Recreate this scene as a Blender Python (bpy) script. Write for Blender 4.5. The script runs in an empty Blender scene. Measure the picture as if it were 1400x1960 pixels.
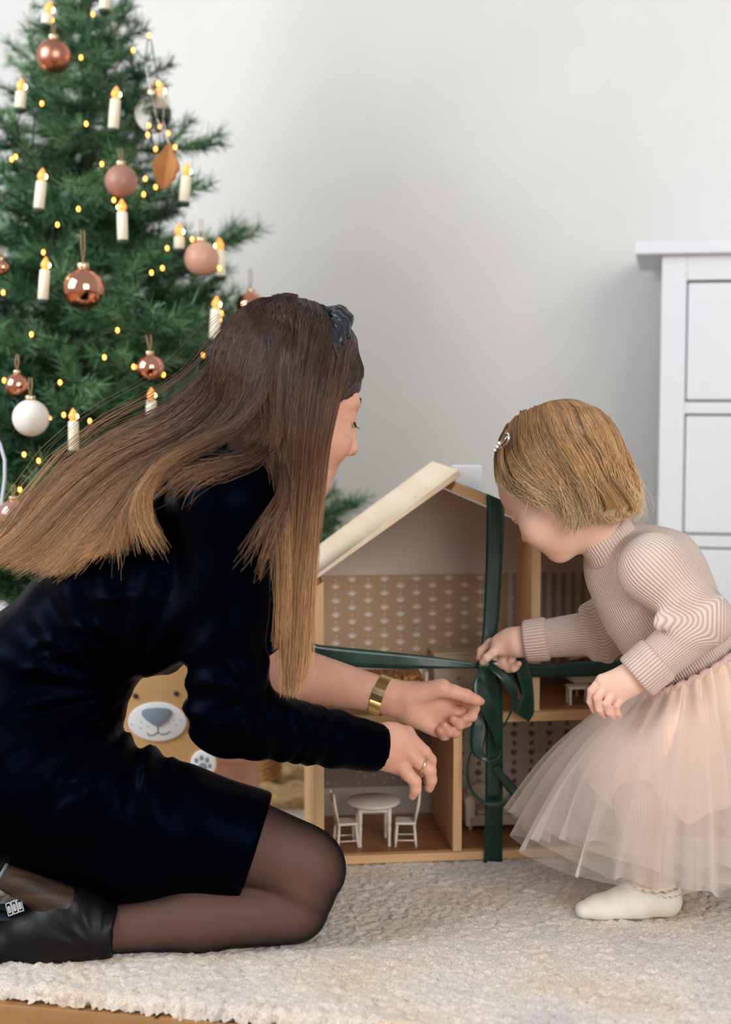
import bpy, math, random
import numpy as np
from mathutils import Vector, Matrix
scene = bpy.context.scene
COL = scene.collection
R_ = math.radians
# ---------------------------------------------------------------- camera
F = 2917.0                      # focal length in pixels of a 1400 x 1960 frame (50 mm on a 24 mm wide sensor)
PITCH = R_(4.92)
CAMZ = 0.752
cam = bpy.data.cameras.new('camera'); camo = bpy.data.objects.new('camera', cam); COL.objects.link(camo)
cam.sensor_fit = 'HORIZONTAL'; cam.sensor_width = 24.0; cam.lens = 50.0
cam.clip_start = 0.05
camo.location = (0, 0, CAMZ); camo.rotation_euler = (R_(90) - PITCH, 0, 0)
cam.dof.use_dof = True; cam.dof.focus_distance = 2.12; cam.dof.aperture_fstop = 2.4
scene.camera = camo
# ---------------------------------------------------------------- world, daylight through the windows, exposure
w = bpy.data.worlds.new('daylight'); scene.world = w; w.use_nodes = True
w.node_tree.nodes['Background'].inputs[0].default_value = (0.90, 0.94, 1.0, 1)
w.node_tree.nodes['Background'].inputs[1].default_value = 0.52
def area(name, loc, target, sx, sy, power, col):
    l = bpy.data.lights.new(name, 'AREA'); l.shape = 'RECTANGLE'; l.size = sx; l.size_y = sy
    l.energy = power; l.color = col
    o = bpy.data.objects.new(name, l); COL.objects.link(o); o.location = loc
    o.rotation_euler = (Vector(target) - Vector(loc)).to_track_quat('-Z', 'Y').to_euler()
    return o
area('window_light_left', (-2.5, 1.4, 1.9), (0.0, 2.5, 0.6), 1.8, 1.8, 92, (0.89, 0.945, 1.0))
area('window_light_right', (1.3, -1.1, 1.6), (0.3, 2.6, 0.8), 2.0, 1.8, 84, (1.0, 0.965, 0.925))
scene.view_settings.view_transform = 'Standard'; scene.view_settings.look = 'None'
scene.view_settings.gamma = 1.0; scene.view_settings.use_curve_mapping = False
scene.view_settings.exposure = 0.0
# ---------------------------------------------------------------- helpers
CP, SP = math.cos(PITCH), math.sin(PITCH)
def at(px, py, Y):
    """world point seen at that place of the frame, at distance Y into the room"""
    x = (px - 700) / F; y = -(py - 980) / F
    d = (x, CP + y*SP, -SP + y*CP)
    t = Y / d[1]
    return Vector((d[0]*t, Y, CAMZ + d[2]*t))
def on_floor(px, py, z=0.0):
    x = (px - 700) / F; y = -(py - 980) / F
    d = (x, CP + y*SP, -SP + y*CP)
    t = (z - CAMZ) / d[2]
    return Vector((d[0]*t, d[1]*t, z))
def mpp(Y): return Y / F * 1.0   # metres per pixel, near enough
def lin(c):
    return tuple(((v/255)/12.92 if v/255 <= .04045 else ((v/255+.055)/1.055)**2.4) for v in c)
def rgb(*c): return lin(c) + (1,)
MATS = {}
def newmat(name):
    m = bpy.data.materials.new(name); m.use_nodes = True
    nt = m.node_tree
    return m, nt, nt.nodes['Principled BSDF']
def nd(nt, typ, **kw):
    n = nt.nodes.new(typ)
    for k, v in kw.items():
        if k.startswith('i_'):
            n.inputs[k[2:].replace('_', ' ')].default_value = v
        else: setattr(n, k, v)
    return n
def mat(name, col, rough=.6, col2=None, nscale=8, bump=0, bscale=200, metal=0, sheen=0, sheen_tint=None, spec=.5, stretch=(1,1,1), emis=None, estr=0, trans=0, coat=0, sub=0, subr=(1,.3,.15), detail=4, ior=None, mixlo=.35, mixhi=.65, bdist=.001):
    """procedural material: noise between two colours, noise bump"""
    if name in MATS: return MATS[name]
    m, nt, b = newmat(name); L = nt.links.new
    b.inputs['Roughness'].default_value = rough; b.inputs['Metallic'].default_value = metal
    b.inputs['Specular IOR Level'].default_value = spec
    if sheen:
        b.inputs['Sheen Weight'].default_value = sheen; b.inputs['Sheen Roughness'].default_value = .35
        if sheen_tint: b.inputs['Sheen Tint'].default_value = sheen_tint
    if trans: b.inputs['Transmission Weight'].default_value = trans
    if coat: b.inputs['Coat Weight'].default_value = coat; b.inputs['Coat Roughness'].default_value = .08
    if ior: b.inputs['IOR'].default_value = ior
    if sub:
        b.inputs['Subsurface Weight'].default_value = sub; b.inputs['Subsurface Radius'].default_value = subr
        b.inputs['Subsurface Scale'].default_value = .008
    if emis: b.inputs['Emission Color'].default_value = emis; b.inputs['Emission Strength'].default_value = estr
    tc = nd(nt, 'ShaderNodeTexCoord'); mp = nd(nt, 'ShaderNodeMapping'); mp.inputs['Scale'].default_value = stretch
    L(tc.outputs['Object'], mp.inputs['Vector'])
    c2 = col2 if col2 else tuple(v*.93 for v in col[:3]) + (1,)
    n = nd(nt, 'ShaderNodeTexNoise'); n.inputs['Scale'].default_value = nscale; n.inputs['Detail'].default_value = detail
    L(mp.outputs[0], n.inputs['Vector'])
    r = nd(nt, 'ShaderNodeValToRGB'); r.color_ramp.elements[0].position = mixlo; r.color_ramp.elements[1].position = mixhi
    r.color_ramp.elements[0].color = col; r.color_ramp.elements[1].color = c2
    L(n.outputs['Fac'], r.inputs[0]); L(r.outputs[0], b.inputs['Base Color'])
    if bump:
        n2 = nd(nt, 'ShaderNodeTexNoise'); n2.inputs['Scale'].default_value = bscale; n2.inputs['Detail'].default_value = 3
        L(mp.outputs[0], n2.inputs['Vector'])
        bp = nd(nt, 'ShaderNodeBump'); bp.inputs['Strength'].default_value = bump; bp.inputs['Distance'].default_value = bdist
        L(n2.outputs['Fac'], bp.inputs['Height']); L(bp.outputs[0], b.inputs['Normal'])
    MATS[name] = m
    return m
def wood(name, c1, c2, axis=0, scale=40, rough=.5, bump=.15, spec=.4):
    """grain running along one axis"""
    st = [1, 1, 1]; st[axis] = .06
    return mat(name, c1, rough, c2, nscale=scale, bump=bump, bscale=scale*3, stretch=tuple(st), detail=6, spec=spec, mixlo=.3, mixhi=.7)
def meshobj(name, verts, faces, m=None, parent=None, smooth=True, attrs=None):
    me = bpy.data.meshes.new(name)
    if isinstance(verts, np.ndarray) and isinstance(faces, np.ndarray):
        nv, nf, k = len(verts), len(faces), faces.shape[1]
        me.vertices.add(nv); me.vertices.foreach_set('co', verts.astype(np.float32).ravel())
        me.loops.add(nf*k); me.loops.foreach_set('vertex_index', faces.astype(np.int32).ravel())
        me.polygons.add(nf); me.polygons.foreach_set('loop_start', np.arange(0, nf*k, k, dtype=np.int32))
        me.update(calc_edges=True)
    else:
        me.from_pydata([tuple(v) for v in verts], [], faces); me.update()
    if smooth: me.polygons.foreach_set('use_smooth', [True]*len(me.polygons))
    if attrs:
        for an, arr in attrs.items():
            arr = np.asarray(arr, dtype=np.float32)
            if arr.ndim == 1:
                a = me.attributes.new(an, 'FLOAT', 'POINT'); a.data.foreach_set('value', arr)
            else:
                a = me.attributes.new(an, 'FLOAT_VECTOR', 'POINT'); a.data.foreach_set('vector', arr.ravel())
    if m: me.materials.append(m)
    o = bpy.data.objects.new(name, me); COL.objects.link(o)
    if parent: o.parent = parent
    return o
def tag(o, label=None, cat=None, group=None, kind=None):
    if label: o['label'] = label
    if cat: o['category'] = cat
    if group: o['group'] = group
    if kind: o['kind'] = kind
    return o
def empty(name, loc, rz=0, label=None, cat=None, group=None):
    o = bpy.data.objects.new(name, None); COL.objects.link(o); o.location = loc; o.rotation_euler = (0, 0, rz)
    o.empty_display_size = .02
    return tag(o, label, cat, group)
def bevel(o, wdt, seg=2):
    b = o.modifiers.new('bevel', 'BEVEL'); b.width = wdt; b.segments = seg; b.limit_method = 'ANGLE'; b.angle_limit = R_(40)
    return o
def copy_tree(o, parent=None):
    c = o.copy(); COL.objects.link(c)
    if parent: c.parent = parent
    for ch in [x for x in o.children]: copy_tree(ch, c)
    return c
class MB:
    """collects shapes into one mesh"""
    def __init__(s): s.v = []; s.f = []
    def add(s, vs, fs):
        n = len(s.v); s.v += [tuple(v) for v in vs]; s.f += [tuple(i+n for i in f) for f in fs]; return s
    def box(s, x0, x1, y0, y1, z0, z1):
        return s.add([(x0,y0,z0),(x1,y0,z0),(x1,y1,z0),(x0,y1,z0),(x0,y0,z1),(x1,y0,z1),(x1,y1,z1),(x0,y1,z1)],
            [(0,3,2,1),(4,5,6,7),(0,1,5,4),(1,2,6,5),(2,3,7,6),(3,0,4,7)])
    def prism(s, poly, y0, y1):
        """polygon of (x,z), anticlockwise seen from -y, extruded along y"""
        n = len(poly)
        vs = [(x, y0, z) for x, z in poly] + [(x, y1, z) for x, z in poly]
        fs = [tuple(range(n)), tuple(range(2*n-1, n-1, -1))]
        for i in range(n): j = (i+1) % n; fs.append((i, i+n, j+n, j))
        return s.add(vs, fs)
    def tube(s, pts, rad, n=8, cap=True):
        pts = [Vector(p) for p in pts]
        if not hasattr(rad, '__len__'): rad = [rad]*len(pts)
        vs = []; fs = []
        ref = None
        for i, p in enumerate(pts):
            t = (pts[min(i+1, len(pts)-1)] - pts[max(i-1, 0)]).normalized()
            if ref is None: ref = Vector((0,0,1)) if abs(t.z) < .9 else Vector((1,0,0))
            a = (ref - t*ref.dot(t)).normalized(); ref = a; b = t.cross(a)
            for k in range(n):
                th = 2*math.pi*k/n
                vs.append(p + (a*math.cos(th) + b*math.sin(th))*rad[i])
        for i in range(len(pts)-1):
            for k in range(n):
                k2 = (k+1) % n
                fs.append((i*n+k, i*n+k2, (i+1)*n+k2, (i+1)*n+k))
        if cap: fs.append(tuple(range(n-1, -1, -1))); fs.append(tuple((len(pts)-1)*n+k for k in range(n)))
        return s.add(vs, fs)
    def lathe(s, prof, c=(0,0,0), n=16):
        """profile of (r, z) upward, round the z axis"""
        vs = []; fs = []
        for r, z in prof:
            for k in range(n):
                th = 2*math.pi*k/n; vs.append((c[0]+r*math.cos(th), c[1]+r*math.sin(th), c[2]+z))
        for i in range(len(prof)-1):
            for k in range(n):
                k2 = (k+1) % n; fs.append((i*n+k, i*n+k2, (i+1)*n+k2, (i+1)*n+k))
        fs.append(tuple(range(n-1, -1, -1))); fs.append(tuple((len(prof)-1)*n+k for k in range(n)))
        return s.add(vs, fs)
    def ball(s, c, r, n=14, m=8):
        if not hasattr(r, '__len__'): r = (r, r, r)
        vs = [(c[0], c[1], c[2]-r[2])]; fs = []
        for i in range(1, m):
            ph = -math.pi/2 + math.pi*i/m
            for k in range(n):
                th = 2*math.pi*k/n
                vs.append((c[0]+r[0]*math.cos(ph)*math.cos(th), c[1]+r[1]*math.cos(ph)*math.sin(th), c[2]+r[2]*math.sin(ph)))
        vs.append((c[0], c[1], c[2]+r[2]))
        for k in range(n): fs.append((0, 1+(k+1) % n, 1+k))
        for i in range(m-2):
            for k in range(n): fs.append((1+i*n+k, 1+i*n+(k+1) % n, 1+(i+1)*n+(k+1) % n, 1+(i+1)*n+k))
        for k in range(n): fs.append((len(vs)-1, 1+(m-2)*n+k, 1+(m-2)*n+(k+1) % n))
        return s.add(vs, fs)
    def build(s, name, m, parent=None, smooth=False, bev=0, seg=2, off=None):
        v = s.v if off is None else [(a-off[0], b-off[1], c-off[2]) for a, b, c in s.v]
        o = meshobj(name, v, s.f, m, parent, smooth)
        if bev: bevel(o, bev, seg)
        return o
# ---- smooth organic solids: smooth union of tapered limbs and ellipsoids, meshed on a grid
class Solid:
    def __init__(s): s.p = []
    def rc(s, a, b, ra, rb, k=.015, op='u', sq=None):
        """tapered limb from a to b; sq = (direction, factor) flattens or widens it"""
        s.p.append(('rc', np.array(a, float), np.array(b, float), ra, rb, k, op, sq)); return s
    def chain(s, pts, k=.003, op='u'):
        for (a, ra), (b, rb) in zip(pts[:-1], pts[1:]): s.rc(a, b, ra, rb, k, op)
        return s
    def el(s, c, r, Rm=None, k=.015, op='u'):
        s.p.append(('el', np.array(c, float), np.array(r, float), None if Rm is None else np.array(Rm, float), k, op)); return s
    def cut(s, pt, n):
        s.p.append(('cut', np.array(pt, float), np.array(Vector(n).normalized(), float))); return s
    def bounds(s, pr, inf):
        if pr[0] == 'rc':
            f = max(1, pr[7][1] if pr[7] else 1); m = max(pr[3], pr[4])*f + inf
            return np.minimum(pr[1], pr[2]) - m, np.maximum(pr[1], pr[2]) + m
        m = pr[2].max() + inf
        return pr[1] - m, pr[1] + m
    def mesh(s, vox, inflate=0.0, smooth=2, fn=None):
        lo = np.full(3, 1e9); hi = -lo
        for pr in s.p:
            if pr[0] != 'cut' and pr[-1 if pr[0] == 'el' else 6] == 'u':
                a, b = s.bounds(pr, inflate + 3*vox); lo = np.minimum(lo, a); hi = np.maximum(hi, b)
        n = np.ceil((hi - lo)/vox).astype(int) + 1
        ax = [lo[i] + np.arange(n[i])*vox for i in range(3)]
        f = np.full(n, 1.0, np.float32)
        for pr in s.p:
            if pr[0] == 'cut':
                d = ((ax[0]-pr[1][0])*pr[2][0])[:,None,None] + ((ax[1]-pr[1][1])*pr[2][1])[None,:,None] + ((ax[2]-pr[1][2])*pr[2][2])[None,None,:]
                f = np.maximum(f, d.astype(np.float32)); continue
            k = pr[5] if pr[0] == 'rc' else pr[4]; op = pr[6] if pr[0] == 'rc' else pr[5]
            a, b = s.bounds(pr, inflate + k + 3*vox)
            i0 = np.clip(np.floor((a-lo)/vox).astype(int), 0, n); i1 = np.clip(np.ceil((b-lo)/vox).astype(int)+1, 0, n)
            if (i1 <= i0).any(): continue
            X = ax[0][i0[0]:i1[0]][:,None,None]; Y = ax[1][i0[1]:i1[1]][None,:,None]; Z = ax[2][i0[2]:i1[2]][None,None,:]
            if pr[0] == 'rc':
                A, B, ra, rb, sq = pr[1], pr[2], pr[3], pr[4], pr[7]
                ba = B - A; l2 = max((ba*ba).sum(), 1e-12)
                t = np.clip(((X-A[0])*ba[0] + (Y-A[1])*ba[1] + (Z-A[2])*ba[2])/l2, 0, 1)
                dx = X-A[0]-t*ba[0]; dy = Y-A[1]-t*ba[1]; dz = Z-A[2]-t*ba[2]
                if sq:
                    nn = Vector(sq[0]).normalized(); c = (dx*nn[0]+dy*nn[1]+dz*nn[2])*(1/sq[1]-1)
                    dx = dx + c*nn[0]; dy = dy + c*nn[1]; dz = dz + c*nn[2]
                d = np.sqrt(dx*dx+dy*dy+dz*dz) - (ra + (rb-ra)*t)
            else:
                c, r, Rm = pr[1], pr[2], pr[3]
                dx = X-c[0]; dy = Y-c[1]; dz = Z-c[2]
                if Rm is not None:
                    dx, dy, dz = (Rm[0,0]*dx+Rm[1,0]*dy+Rm[2,0]*dz, Rm[0,1]*dx+Rm[1,1]*dy+Rm[2,1]*dz, Rm[0,2]*dx+Rm[1,2]*dy+Rm[2,2]*dz)
                k0 = np.sqrt((dx/r[0])**2+(dy/r[1])**2+(dz/r[2])**2)
                k1 = np.sqrt((dx/r[0]**2)**2+(dy/r[1]**2)**2+(dz/r[2]**2)**2)
                d = k0*(k0-1)/np.maximum(k1, 1e-9)
            if op != 's': d = d - inflate
            d = d.astype(np.float32)
            sl = (slice(i0[0],i1[0]), slice(i0[1],i1[1]), slice(i0[2],i1[2]))
            g = f[sl]
            if op == 'u':
                h = np.maximum(k-np.abs(g-d), 0)/max(k, 1e-6); f[sl] = np.minimum(g, d) - h*h*k*.25
            else:
                h = np.maximum(k-np.abs(g+d), 0)/max(k, 1e-6); f[sl] = np.maximum(g, -d) + h*h*k*.25
        if fn is not None: f = fn(f, ax)
        v, q = surface_nets(f, lo, vox)
        if smooth: v = relax(v, q, smooth)
        return v, q
def surface_nets(f, lo, vox):
    ins = f < 0
    n = np.array(f.shape)
    cs = np.zeros(n-1, np.uint8)
    for i in (0,1):
        for j in (0,1):
            for k in (0,1):
                cs += ins[i:n[0]-1+i, j:n[1]-1+j, k:n[2]-1+k]
    act = (cs > 0) & (cs < 8)
    idx = np.full(n-1, -1, np.int32); c = np.argwhere(act); idx[act] = np.arange(len(c))
    off = [(0,0,0),(1,0,0),(0,1,0),(1,1,0),(0,0,1),(1,0,1),(0,1,1),(1,1,1)]
    val = np.stack([f[c[:,0]+o[0], c[:,1]+o[1], c[:,2]+o[2]] for o in off], 1)
    acc = np.zeros((len(c), 3)); cnt = np.zeros(len(c))
    for a, b in [(0,1),(2,3),(4,5),(6,7),(0,2),(1,3),(4,6),(5,7),(0,4),(1,5),(2,6),(3,7)]:
        va, vb = val[:,a], val[:,b]; m = (va < 0) != (vb < 0)
        t = np.where(m, va/np.where(m, va-vb, 1), 0)
        p = np.array(off[a])[None,:] + t[:,None]*(np.array(off[b])-np.array(off[a]))[None,:]
        acc += np.where(m[:,None], p, 0); cnt += m
    v = lo + (c + acc/cnt[:,None])*vox
    quads = []
    for axn in range(3):
        s0 = [slice(None)]*3; s1 = [slice(None)]*3; s0[axn] = slice(0, -1); s1[axn] = slice(1, None)
        a, b = ins[tuple(s0)], ins[tuple(s1)]
        e = np.argwhere(a != b)
        u, w_ = (axn+1) % 3, (axn+2) % 3
        ok = (e[:,u] > 0) & (e[:,w_] > 0) & (e[:,u] < n[u]-1) & (e[:,w_] < n[w_]-1)
        e = e[ok]
        flip = ~a[e[:,0], e[:,1], e[:,2]]
        q = []
        for du, dw in ((-1,-1),(0,-1),(0,0),(-1,0)):
            cc = e.copy(); cc[:,u] += du; cc[:,w_] += dw
            q.append(idx[cc[:,0], cc[:,1], cc[:,2]])
        q = np.stack(q, 1); q[flip] = q[flip][:, ::-1]
        quads.append(q)
    return v, np.concatenate(quads)
def relax(v, q, it=2, f=.5):
    e = np.concatenate([q[:,[0,1]], q[:,[1,2]], q[:,[2,3]], q[:,[3,0]]])
    i = np.concatenate([e[:,0], e[:,1]]); j = np.concatenate([e[:,1], e[:,0]])
    cnt = np.maximum(np.bincount(i, minlength=len(v)), 1)
    for _ in range(it):
        av = np.stack([np.bincount(i, weights=v[j,d], minlength=len(v)) for d in range(3)], 1)/cnt[:,None]
        v = v + f*(av - v)
    return v
def join(parts):
    vs = []; fs = []; n = 0
    for v, q in parts: vs.append(v); fs.append(q+n); n += len(v)
    return np.concatenate(vs), np.concatenate(fs)
# ---- hair strands
def catmull(P, n):
    """P: (..., k, 3) control points -> (..., n, 3)"""
    k = P.shape[-2]
    Pp = np.concatenate([2*P[...,:1,:]-P[...,1:2,:], P, 2*P[...,-1:,:]-P[...,-2:-1,:]], -2)
    t = np.linspace(0, k-1-1e-6, n); i = t.astype(int); u = (t-i)[:,None]
    p0, p1, p2, p3 = Pp[...,i,:], Pp[...,i+1,:], Pp[...,i+2,:], Pp[...,i+3,:]
    return .5*(2*p1 + (p2-p0)*u + (2*p0-5*p1+4*p2-p3)*u*u + (3*p1-p0-3*p2+p3)*u**3)
def strands_mesh(P, rad, rnd):
    """P (n,m,3), rad (n,m) -> verts, quads, attributes along / rnd"""
    n, m, _ = P.shape
    T = np.gradient(P, axis=1); T /= np.linalg.norm(T, axis=2, keepdims=True)+1e-12
    ref = np.where(np.abs(T[...,1:2]) < .9, np.array([0,1.,0]), np.array([1.,0,0]))
    a = np.cross(T, ref); a /= np.linalg.norm(a, axis=2, keepdims=True)+1e-12
    b = np.cross(T, a)
    V = []
    for k in range(3):
        th = 2*math.pi*k/3; V.append(P + (a*math.cos(th)+b*math.sin(th))*rad[...,None])
    V = np.stack(V, 2).reshape(-1, 3)
    base = (np.arange(n)[:,None]*m + np.arange(m-1)[None,:]).ravel()
    Q = []
    for k in range(3):
        k2 = (k+1) % 3
        Q.append(np.stack([base*3+k, base*3+k2, (base+1)*3+k2, (base+1)*3+k], 1))
    al = np.repeat(np.tile(np.linspace(0,1,m), n), 3); rn = np.repeat(np.repeat(rnd, m), 3)
    return V, np.concatenate(Q), al, rn
def sheet(guides, n, m, rng, thick=.006, wav=.002, clump=24, r=.0006, tmin=.85, fly=.0, freq=2.0):
    """strands spread over a row of guide locks; guides = array (g, k, 3)"""
    G = np.array(guides, float); g = len(G)
    s = rng.random(n)*(g-1); i = np.minimum(s.astype(int), g-2); u = (s-i)[:,None,None]
    P = G[i]*(1-u) + G[i+1]*u
    P = catmull(P, m)
    cl = (s/(g-1)*clump).astype(int); coff = rng.normal(0, 1, (clump+1, 3))
    t = np.linspace(0, 1, m)
    off = coff[cl]*thick*.6 + rng.normal(0, 1, (n,3))*thick*.55
    P = P + off[:,None,:]*(.35+.65*t)[None,:,None]
    ph = rng.random((n,3))*6.28 + coff[cl]*2; am = rng.normal(0, wav*.35, (n,3)) + coff[cl]*wav*1.1
    P = P + am[:,None,:]*np.sin(6.28*freq*t[None,:,None]*(.7+.6*rng.random((n,1,1))) + ph[:,None,:])*t[None,:,None]
    if fly:
        k = rng.random(n) < .06; P[k] += (rng.normal(0, fly, (k.sum(),3)))[:,None,:]*(t**1.5)[None,:,None]
    te = tmin + (1-tmin)*rng.random(n)
    tt = t[None,:]*te[:,None]*(m-1); j = np.minimum(tt.astype(int), m-2); uu = (tt-j)[...,None]
    P = np.take_along_axis(P, j[...,None], 1)*(1-uu) + np.take_along_axis(P, (j+1)[...,None], 1)*uu
    rad = r*(1-.75*t**2)[None,:]*(.7+.6*rng.random((n,1)))
    rnd = np.clip(.5 + .25*coff[cl,0] + .18*rng.normal(0,1,n), 0, 1)
    return P, rad, rnd
def push_ball(P, c, r, Rm, rng, lo=1.01, hi=1.07):
    """keeps strands outside an ellipsoid"""
    r = np.array(r); q = ((P - c) @ Rm)/r; d = np.linalg.norm(q, axis=-1, keepdims=True)
    k = lo + (hi-lo)*rng.random((len(P),1,1))
    return np.where(d < k, c + ((q/np.maximum(d,1e-6)*k)*r) @ Rm.T, P)
def push_limb(P, a, b, ra, rb, rng, sq=1.0, lift=.004):
    """keeps strands outside a tapered limb widened sq times along y"""
    S_ = np.array([1, 1/sq, 1]); A = np.array(a)*S_; B = np.array(b)*S_; Q = P*S_; ba = B-A
    t = np.clip(((Q-A)@ba)/(ba@ba), 0, 1)[...,None]; c = A+t*ba; v = Q-c; d = np.linalg.norm(v, axis=-1, keepdims=True)
    rr = ra+(rb-ra)*t + lift*rng.random((len(P),1,1))
    return np.where(d < rr, c+v/np.maximum(d,1e-6)*rr, Q)/S_
def hair_object(name, sheets, m, parent, off):
    V = []; Q = []; A = []; B = []; n = 0
    for sh_ in sheets:
        P, rad, rnd = sh_[:3]
        v, q, al, rn = strands_mesh(P, rad, rnd); al = al*(sh_[3] if len(sh_) > 3 else 1); V.append(v); Q.append(q+n); A.append(al); B.append(rn); n += len(v)
    return meshobj(name, np.concatenate(V)-np.array(off), np.concatenate(Q), m, parent, True, {'along': np.concatenate(A), 'rnd': np.concatenate(B)})
def pts(lst): return np.array([list(at(*p)) for p in lst])
# ================================================================ the room
ROOM = R_(-11)                                  # the back wall runs a little towards us on the right
rd = Vector((math.cos(ROOM), math.sin(ROOM), 0)); rn_ = Vector((-rd.y, rd.x, 0))
M_wall = mat('wall_paint', rgb(226,224,220), .85, rgb(221,219,215), nscale=3, bump=.05, bscale=400)
M_white = mat('white_lacquer', rgb(218,221,224), .4, rgb(214,217,221), nscale=4, bump=.02, bscale=90)
M_gapdark = mat('drawer_gap', rgb(96,94,90), .8)
WP = Vector((.6, 3.45, 0))
o = MB().box(-4, 3.5, 0, .12, -.02, 2.75).build('wall_back', M_wall); o.location = WP; o.rotation_euler = (0,0,ROOM); tag(o, kind='structure')
o = MB().box(-4, 3.5, -.014, -.0005, -.02, .075).build('baseboard_back', M_white, bev=.003); o.location = WP; o.rotation_euler = (0,0,ROOM); tag(o, kind='structure')
# floor: sub floor with planks as its parts
FZ = -.02
M_sub = mat('subfloor', rgb(90,66,42), .9)
fl = MB().box(-4, 3.5, -4.2, .0, FZ-.06, FZ-.012).build('floor', M_sub); fl.location = WP; fl.rotation_euler = (0,0,ROOM); tag(fl, kind='structure')
M_oak = [wood('oak_plank_%s' % k, rgb(*a), rgb(*b), axis=0, scale=26, rough=.42, bump=.06) for k, a, b in
         (('pale',(178,132,80),(156,110,64)), ('mid',(170,124,74),(150,104,58)), ('deep',(162,116,68),(142,98,54)))]
random.seed(4)
pm_ = {}
for mi, mm in enumerate(M_oak):
    b = MB().box(0, 1.396, 0, .1355, FZ-.0118, FZ); q = b.build('plank', mm, fl, bev=.0012, seg=1); pm_[mi] = q.data
    bpy.data.objects.remove(q)
for r in range(29):
    off = random.random()*1.4
    for c in range(5):
        q = bpy.data.objects.new('plank', pm_[random.randrange(3)]); COL.objects.link(q); q.parent = fl
        bevel(q, .0012, 1); q.location = (-3.9 + off + c*1.4 - .7, -.1376*(r+1), 0)
# rug: deep pile, its near edge running parallel to the back wall
e0 = on_floor(0, 1884); e1 = on_floor(700, 1952)
rug_dir = Vector((e1.x-e0.x, e1.y-e0.y, 0)).normalized(); ra = math.atan2(rug_dir.y, rug_dir.x)
rg = np.random.default_rng(5)
VX = .0034; nx, ny = 640, 250
gx = (np.arange(nx)*VX)[:,None] + rg.normal(0, VX*.25, (nx,ny)); gy = (np.arange(ny)*VX)[None,:] + rg.normal(0, VX*.25, (nx,ny))
h = rg.normal(0, 1, (nx,ny))
for _ in range(1): h = (h + np.roll(h,1,0) + np.roll(h,-1,0) + np.roll(h,1,1) + np.roll(h,-1,1))/2.4
lowf = np.sin(gx*31+np.sin(gy*17)*1.5)*np.sin(gy*27+np.sin(gx*13))
hz = -.0016 + .0016*h + .0014*lowf
edge = np.minimum.reduce([gx, (nx-1)*VX-gx, gy, (ny-1)*VX-gy])
drop = np.clip(1-edge/.012, 0, 1)
hz = hz - .017*drop**2.2
gy = gy - np.where(np.arange(ny)[None,:] < 3, .004*np.abs(rg.normal(0,1,(nx,ny))), 0)
v = np.stack([gx, gy, hz], -1).reshape(-1,3)
ii = (np.arange(nx-1)[:,None]*ny + np.arange(ny-1)[None,:]).ravel()
q = np.stack([ii, ii+ny, ii+ny+1, ii+1], 1)
M_rug, nt, b = newmat('rug_pile'); L = nt.links.new
tc = nd(nt, 'ShaderNodeTexCoord'); n1 = nd(nt, 'ShaderNodeTexNoise'); n1.inputs['Scale'].default_value = 5; n1.inputs['Detail'].default_value = 3
n2 = nd(nt, 'ShaderNodeTexNoise'); n2.inputs['Scale'].default_value = 380; n2.inputs['Detail'].default_value = 2
L(tc.outputs['Object'], n1.inputs['Vector']); L(tc.outputs['Object'], n2.inputs['Vector'])
r1 = nd(nt, 'ShaderNodeValToRGB'); el = r1.color_ramp.elements
el[0].position = .34; el[0].color = rgb(204,196,190); el[1].position = .5; el[1].color = rgb(221,209,195)
e = r1.color_ramp.elements.new(.68); e.color = rgb(214,190,166)
r2 = nd(nt, 'ShaderNodeValToRGB'); r2.color_ramp.elements[0].position = .3; r2.color_ramp.elements[0].color = (.66,.62,.58,1); r2.color_ramp.elements[1].position = .62; r2.color_ramp.elements[1].color = (1,1,1,1)
mx = nd(nt, 'ShaderNodeMix'); mx.data_type = 'RGBA'; mx.blend_type = 'MULTIPLY'; mx.inputs[0].default_value = 1
L(n1.outputs['Fac'], r1.inputs[0]); L(n2.outputs['Fac'], r2.inputs[0]); L(r1.outputs[0], mx.inputs[6]); L(r2.outputs[0], mx.inputs[7]); L(mx.outputs[2], b.inputs['Base Color'])
b.inputs['Roughness'].default_value = .95; b.inputs['Sheen Weight'].default_value = .3
bp = nd(nt, 'ShaderNodeBump'); bp.inputs['Strength'].default_value = .6; bp.inputs['Distance'].default_value = .002
L(n2.outputs['Fac'], bp.inputs['Height']); L(bp.outputs[0], b.inputs['Normal'])
rug = empty('rug', e0 - rug_dir*.62 + Vector((0,0,0)), ra, 'cream deep pile rug with faint grey mottling under the woman and the girl', 'rug')
meshobj('pile', v, q, M_rug, rug)
MB().box(.006, (nx-1)*VX-.006, .006, (ny-1)*VX-.006, -.0195, -.012).build('backing', M_rug, rug)

# ================================================================ chest of drawers at the right
DW = R_(-11)
dp = at(1265, 700, 2.98)
dr = empty('chest_of_drawers', (dp.x, dp.y, FZ), DW, 'white painted chest of drawers with deep plain drawers against the wall', 'dresser')
def zat(py, Y=2.98): return at(1265, py, Y).z - FZ
zt, zu = zat(462), zat(488)
W_, D_ = 1.06, .42
MB().box(-.051, W_+.051, -.022, D_+.012, zu, zt).build('top', M_white, dr, bev=.003)
for x0 in (0, W_-.048):
    MB().box(x0, x0+.048, 0, .05, 0, zu).build('leg', M_white, dr, bev=.002)
    MB().box(x0, x0+.048, D_-.05, D_, 0, zu).build('leg', M_white, dr, bev=.002)
for x0 in (.002, W_-.022):
    MB().box(x0, x0+.02, .05, D_-.05, .12, zu).build('side_panel', M_white, dr)
MB().box(.02, W_-.02, D_-.012, D_-.004, .12, zu).build('back_panel', M_white, dr)
MB().box(.05, W_-.05, .03, D_-.05, .12, zu-.02).build('inner_case', M_gapdark, dr)
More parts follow.
